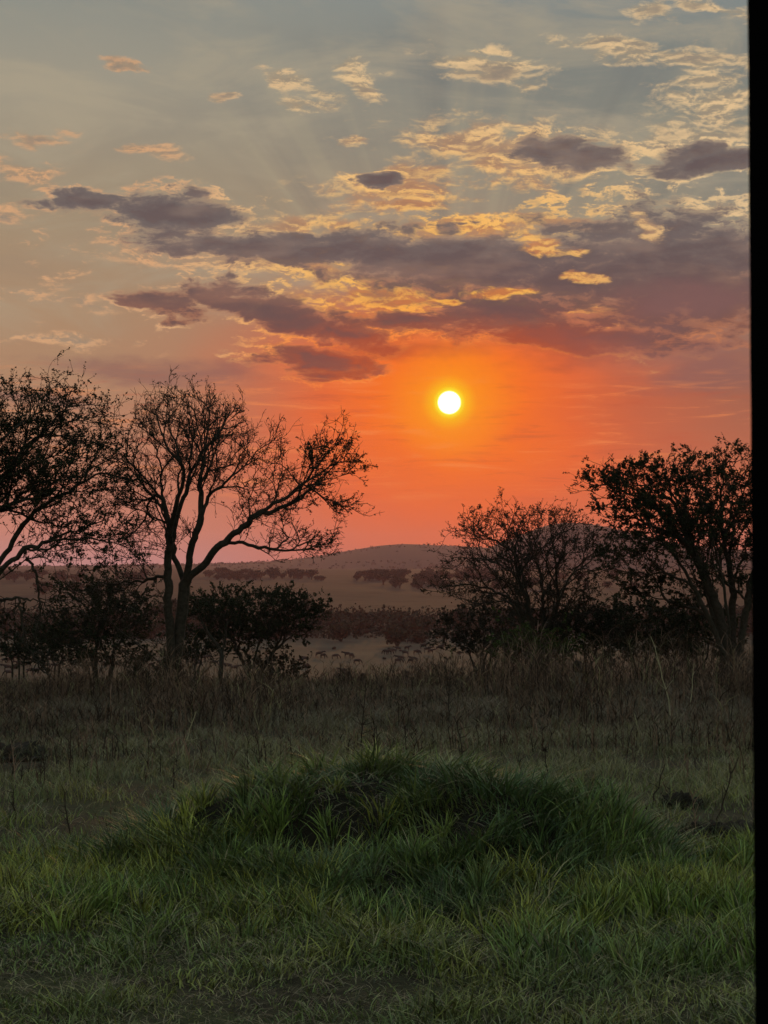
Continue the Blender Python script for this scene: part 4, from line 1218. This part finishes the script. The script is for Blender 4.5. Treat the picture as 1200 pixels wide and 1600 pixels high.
HEAP_TUFTS = []
def build_singles():
    D, Pl = (0.028, 0.020, 0.016), (0.24, 0.21, 0.14)
    stalk('thin dark stalk with a knobbly seed head behind the mound', 858, 1242, 1168, -8, 23, 0.010, D, 2, 1, head=True)
    stalk('slim dark leaning stick among the dry grass, a step before the post', 1018, 1272, 1196, 20, 21.5, 0.009, D, 1, 2)
    stalk('long dark crooked stem close beside the black post', 1120, 1288, 1178, 34, 20.5, 0.009, D, 4, 3)
    stalk('tall pale reed leaning over the weeds before the tall leafy acacia', 1048, 1150, 1018, -30, 34, 0.011, Pl, 3, 4)
    stalk('short pale reed bent over near the tall leaning one', 1078, 1110, 1035, 6, 37, 0.010, Pl, 6, 5)
    stalk('bare dark twiggy weed standing above the middle of the mound', 727, 1200, 1110, -18, 26, 0.010, D, 12, 6, cat='weed', name='bare_weed')
    stalk('two thin dark twigs of a dead weed by the soil heap at the left edge', 112, 1300, 1210, -14, 19.5, 0.008, D, 4, 7, cat='weed', name='bare_weed')
    stalk('dark forked dead weed at the far left before the soil scrape', 28, 1282, 1226, -8, 20.5, 0.008, D, 6, 8, cat='weed', name='bare_weed')
    stalk('pale grass stalk leaning right, left of the mound crest', 285, 1200, 1128, 22, 28, 0.009, Pl, 2, 9)
    stalk('brown many branched weed in front of the flat topped acacia', 565, 1190, 1085, 6, 29, 0.010, (0.05, 0.034, 0.026), 16, 10, cat='weed', name='bare_weed')
    stalk('brown branching weed on the skyline of the weeds, right below the sun', 700, 1165, 1062, 4, 33, 0.011, (0.05, 0.034, 0.026), 18, 11, cat='weed', name='bare_weed')
    # heaps of dug soil
    for px, py, w, h, label, seed in ((-8, 1186, 0.75, 0.17, 'dark dug soil heap before the dry weeds at the left edge', 1), (24, 1338, 0.40, 0.07, 'low scraped dark soil patch left of the mound', 2),
                                      (97, 1332, 0.11, 0.07, 'little dark clod of soil between the scrape and the mound', 3), (1142, 1308, 0.45, 0.11, 'flat dark soil heap beside the black post', 4),
                                      (1062, 1262, 0.22, 0.12, 'small dark earth lump with grass around it, behind the mound', 5)):
        rng = np.random.default_rng(60 + seed)
        x, y = ground_pt(px, py)
        bm = bmesh.new(); bmesh.ops.create_icosphere(bm, subdivisions=5, radius=1)
        z0 = float(ground_z(x, y))
        for v in bm.verts:
            c = v.co.copy()
            n = mnoise.fractal(c * 2.8 + Vector((seed * 7, 0, 0)), 0.7, 2.0, 7) * 0.45
            v.co = Vector((c.x * w * (1 + n * .5), c.y * w * 0.8 * (1 + n * .5), c.z * h * (1 + n * 1.6)))
        me = bpy.data.meshes.new('soil_heap'); bm.to_mesh(me); bm.free(); me.materials.append(SOIL)
        for p in me.polygons: p.use_smooth = True
        tag(link('soil_heap', me, loc=(x, y, z0)), label, 'soil heap')
        n = int(900 * (w + .1))
        a = rng.uniform(0, 6.283, n); q = rng.uniform(0.55, 1.35, n)
        gx, gy = x + np.cos(a) * w * q, y + np.sin(a) * w * .8 * q
        P = np.stack([gx, gy, np.asarray(ground_z(gx, gy)) + h * np.sqrt(np.clip(1 - q * q, 0, 1)) * .6 - .02], 1)
        HEAP_TUFTS.append(blades(P, rng.uniform(.05, .2, n), rng.uniform(.2, 1.6, n), rng.uniform(.005, .010, n), np.array([0.07, 0.075, 0.035]) * rng.uniform(.3, 1.6, (n, 1)), rng))
    pack('grass_tufts', HEAP_TUFTS, [GRASS], 'olive grass tufts growing over the edges of the soil heaps', 'grass')
    # stump standing in the weeds
    Y = 41.0
    x = ray(902, 900)[0] * Y
    root = thing('tree_stump', (x, Y, float(ground_z(x, Y))), 'small pale tree stump with a dark top among the dry weeds', 'stump')
    P = np.array([[0, 0, -.1], [0.01, 0, .12], [-.01, 0, .28], [0.01, 0, .42]])
    V, Q = tubes([(P, np.array([.15, .115, .10, .085]))], ((0, 9),))
    link('stump_base', mesh_from('stump_base', V, [Q], [mat('weathered_wood', (0.17, 0.15, 0.13), 0.9, 0.1, vary=.4, scale=10)], True), root)
    bm = bmesh.new(); bmesh.ops.create_icosphere(bm, subdivisions=3, radius=.095)
    for v in bm.verts:
        v.co *= 1 + mnoise.noise(v.co * 14) * .25
        v.co.z = v.co.z * 1.25 + .52
    me = bpy.data.meshes.new('charred_top'); bm.to_mesh(me); bm.free(); me.materials.append(SOIL)
    link('charred_top', me, root)

def build_post():
    # round-cornered upright right beside the camera
    Y = 0.62
    rng = np.random.default_rng(3)
    root = thing('upright_post', (0, Y, 0), 'black upright post filling the right edge of the view', 'post')
    m = mat('black_post_paint', (0.0022, 0.0022, 0.0025), 0.95, 0.0)
    zs = np.linspace(0, 3.3, 420)
    a = np.linspace(0, 2 * math.pi, 48, endpoint=False)
    r = 0.038
    xe = 0.0
    lo, hi = at(1182, 1600, Y), at(1170.5, 0, Y)
    edge = np.interp(zs, [lo.z, hi.z], [lo.x, hi.x]) if False else lo.x + (zs - lo.z) * (hi.x - lo.x) / (hi.z - lo.z)
    wob = (vnoise(zs, zs * 0, 0.02, 5) - .5) * 0.00035
    sq = 1 / (np.abs(np.cos(a)) ** 3 + np.abs(np.sin(a)) ** 3) ** (1 / 3)
    ring = np.stack([r * sq * np.cos(a), r * sq * np.sin(a)], 1)
    V = np.zeros((len(zs), len(a), 3))
    V[:, :, 0] = edge[:, None] + r + 0.0012 + ring[None, :, 0] + wob[:, None]
    V[:, :, 1] = ring[None, :, 1]
    V[:, :, 2] = zs[:, None]
    n = len(a)
    i = np.arange(len(zs) - 1)[:, None] * n; j = np.arange(n)[None]
    Q = np.stack([i + j, i + (j + 1) % n, i + (j + 1) % n + n, i + j + n], -1).reshape(-1, 4)
    link('post_shaft', mesh_from('post_shaft', V.reshape(-1, 3), [Q], [m], True), root)
    bm = bmesh.new(); bmesh.ops.create_cube(bm, size=1)
    for v in bm.verts:
        v.co = Vector((v.co.x * .18 + edge[0] + r, v.co.y * .18, v.co.z * .03 + .0))
    bmesh.ops.bevel(bm, geom=bm.edges[:], offset=.006, segments=2, affect='EDGES')
    me = bpy.data.meshes.new('base_plate'); bm.to_mesh(me); bm.free(); me.materials.append(m)
    link('base_plate', me, root)
build_singles()
build_post()

# ---------------------------------------------------------------- the air
def build_haze():
    me = bpy.data.meshes.new('haze')
    bm = bmesh.new(); bmesh.ops.create_cube(bm, size=1)
    for v in bm.verts:
        v.co = Vector((v.co.x * 18000, v.co.y * 18000, 130 if v.co.z > 0 else -28))
    bm.to_mesh(me); bm.free()
    m = bpy.data.materials.new('haze_air'); m.use_nodes = True
    t = m.node_tree; t.nodes.remove(t.nodes['Principled BSDF'])
    v = t.nodes.new('ShaderNodeVolumePrincipled')
    v.inputs['Color'].default_value = (0.94, 0.53, 0.66, 1)
    v.inputs['Density'].default_value = HAZE_DENSITY
    v.inputs['Anisotropy'].default_value = 0.55
    t.links.new(v.outputs[0], t.nodes['Material Output'].inputs['Volume'])
    me.materials.append(m)
    tag(link('haze', me), 'warm evening haze filling the valley', 'haze', kind='stuff')
HAZE_DENSITY = 5.1e-5
build_haze()
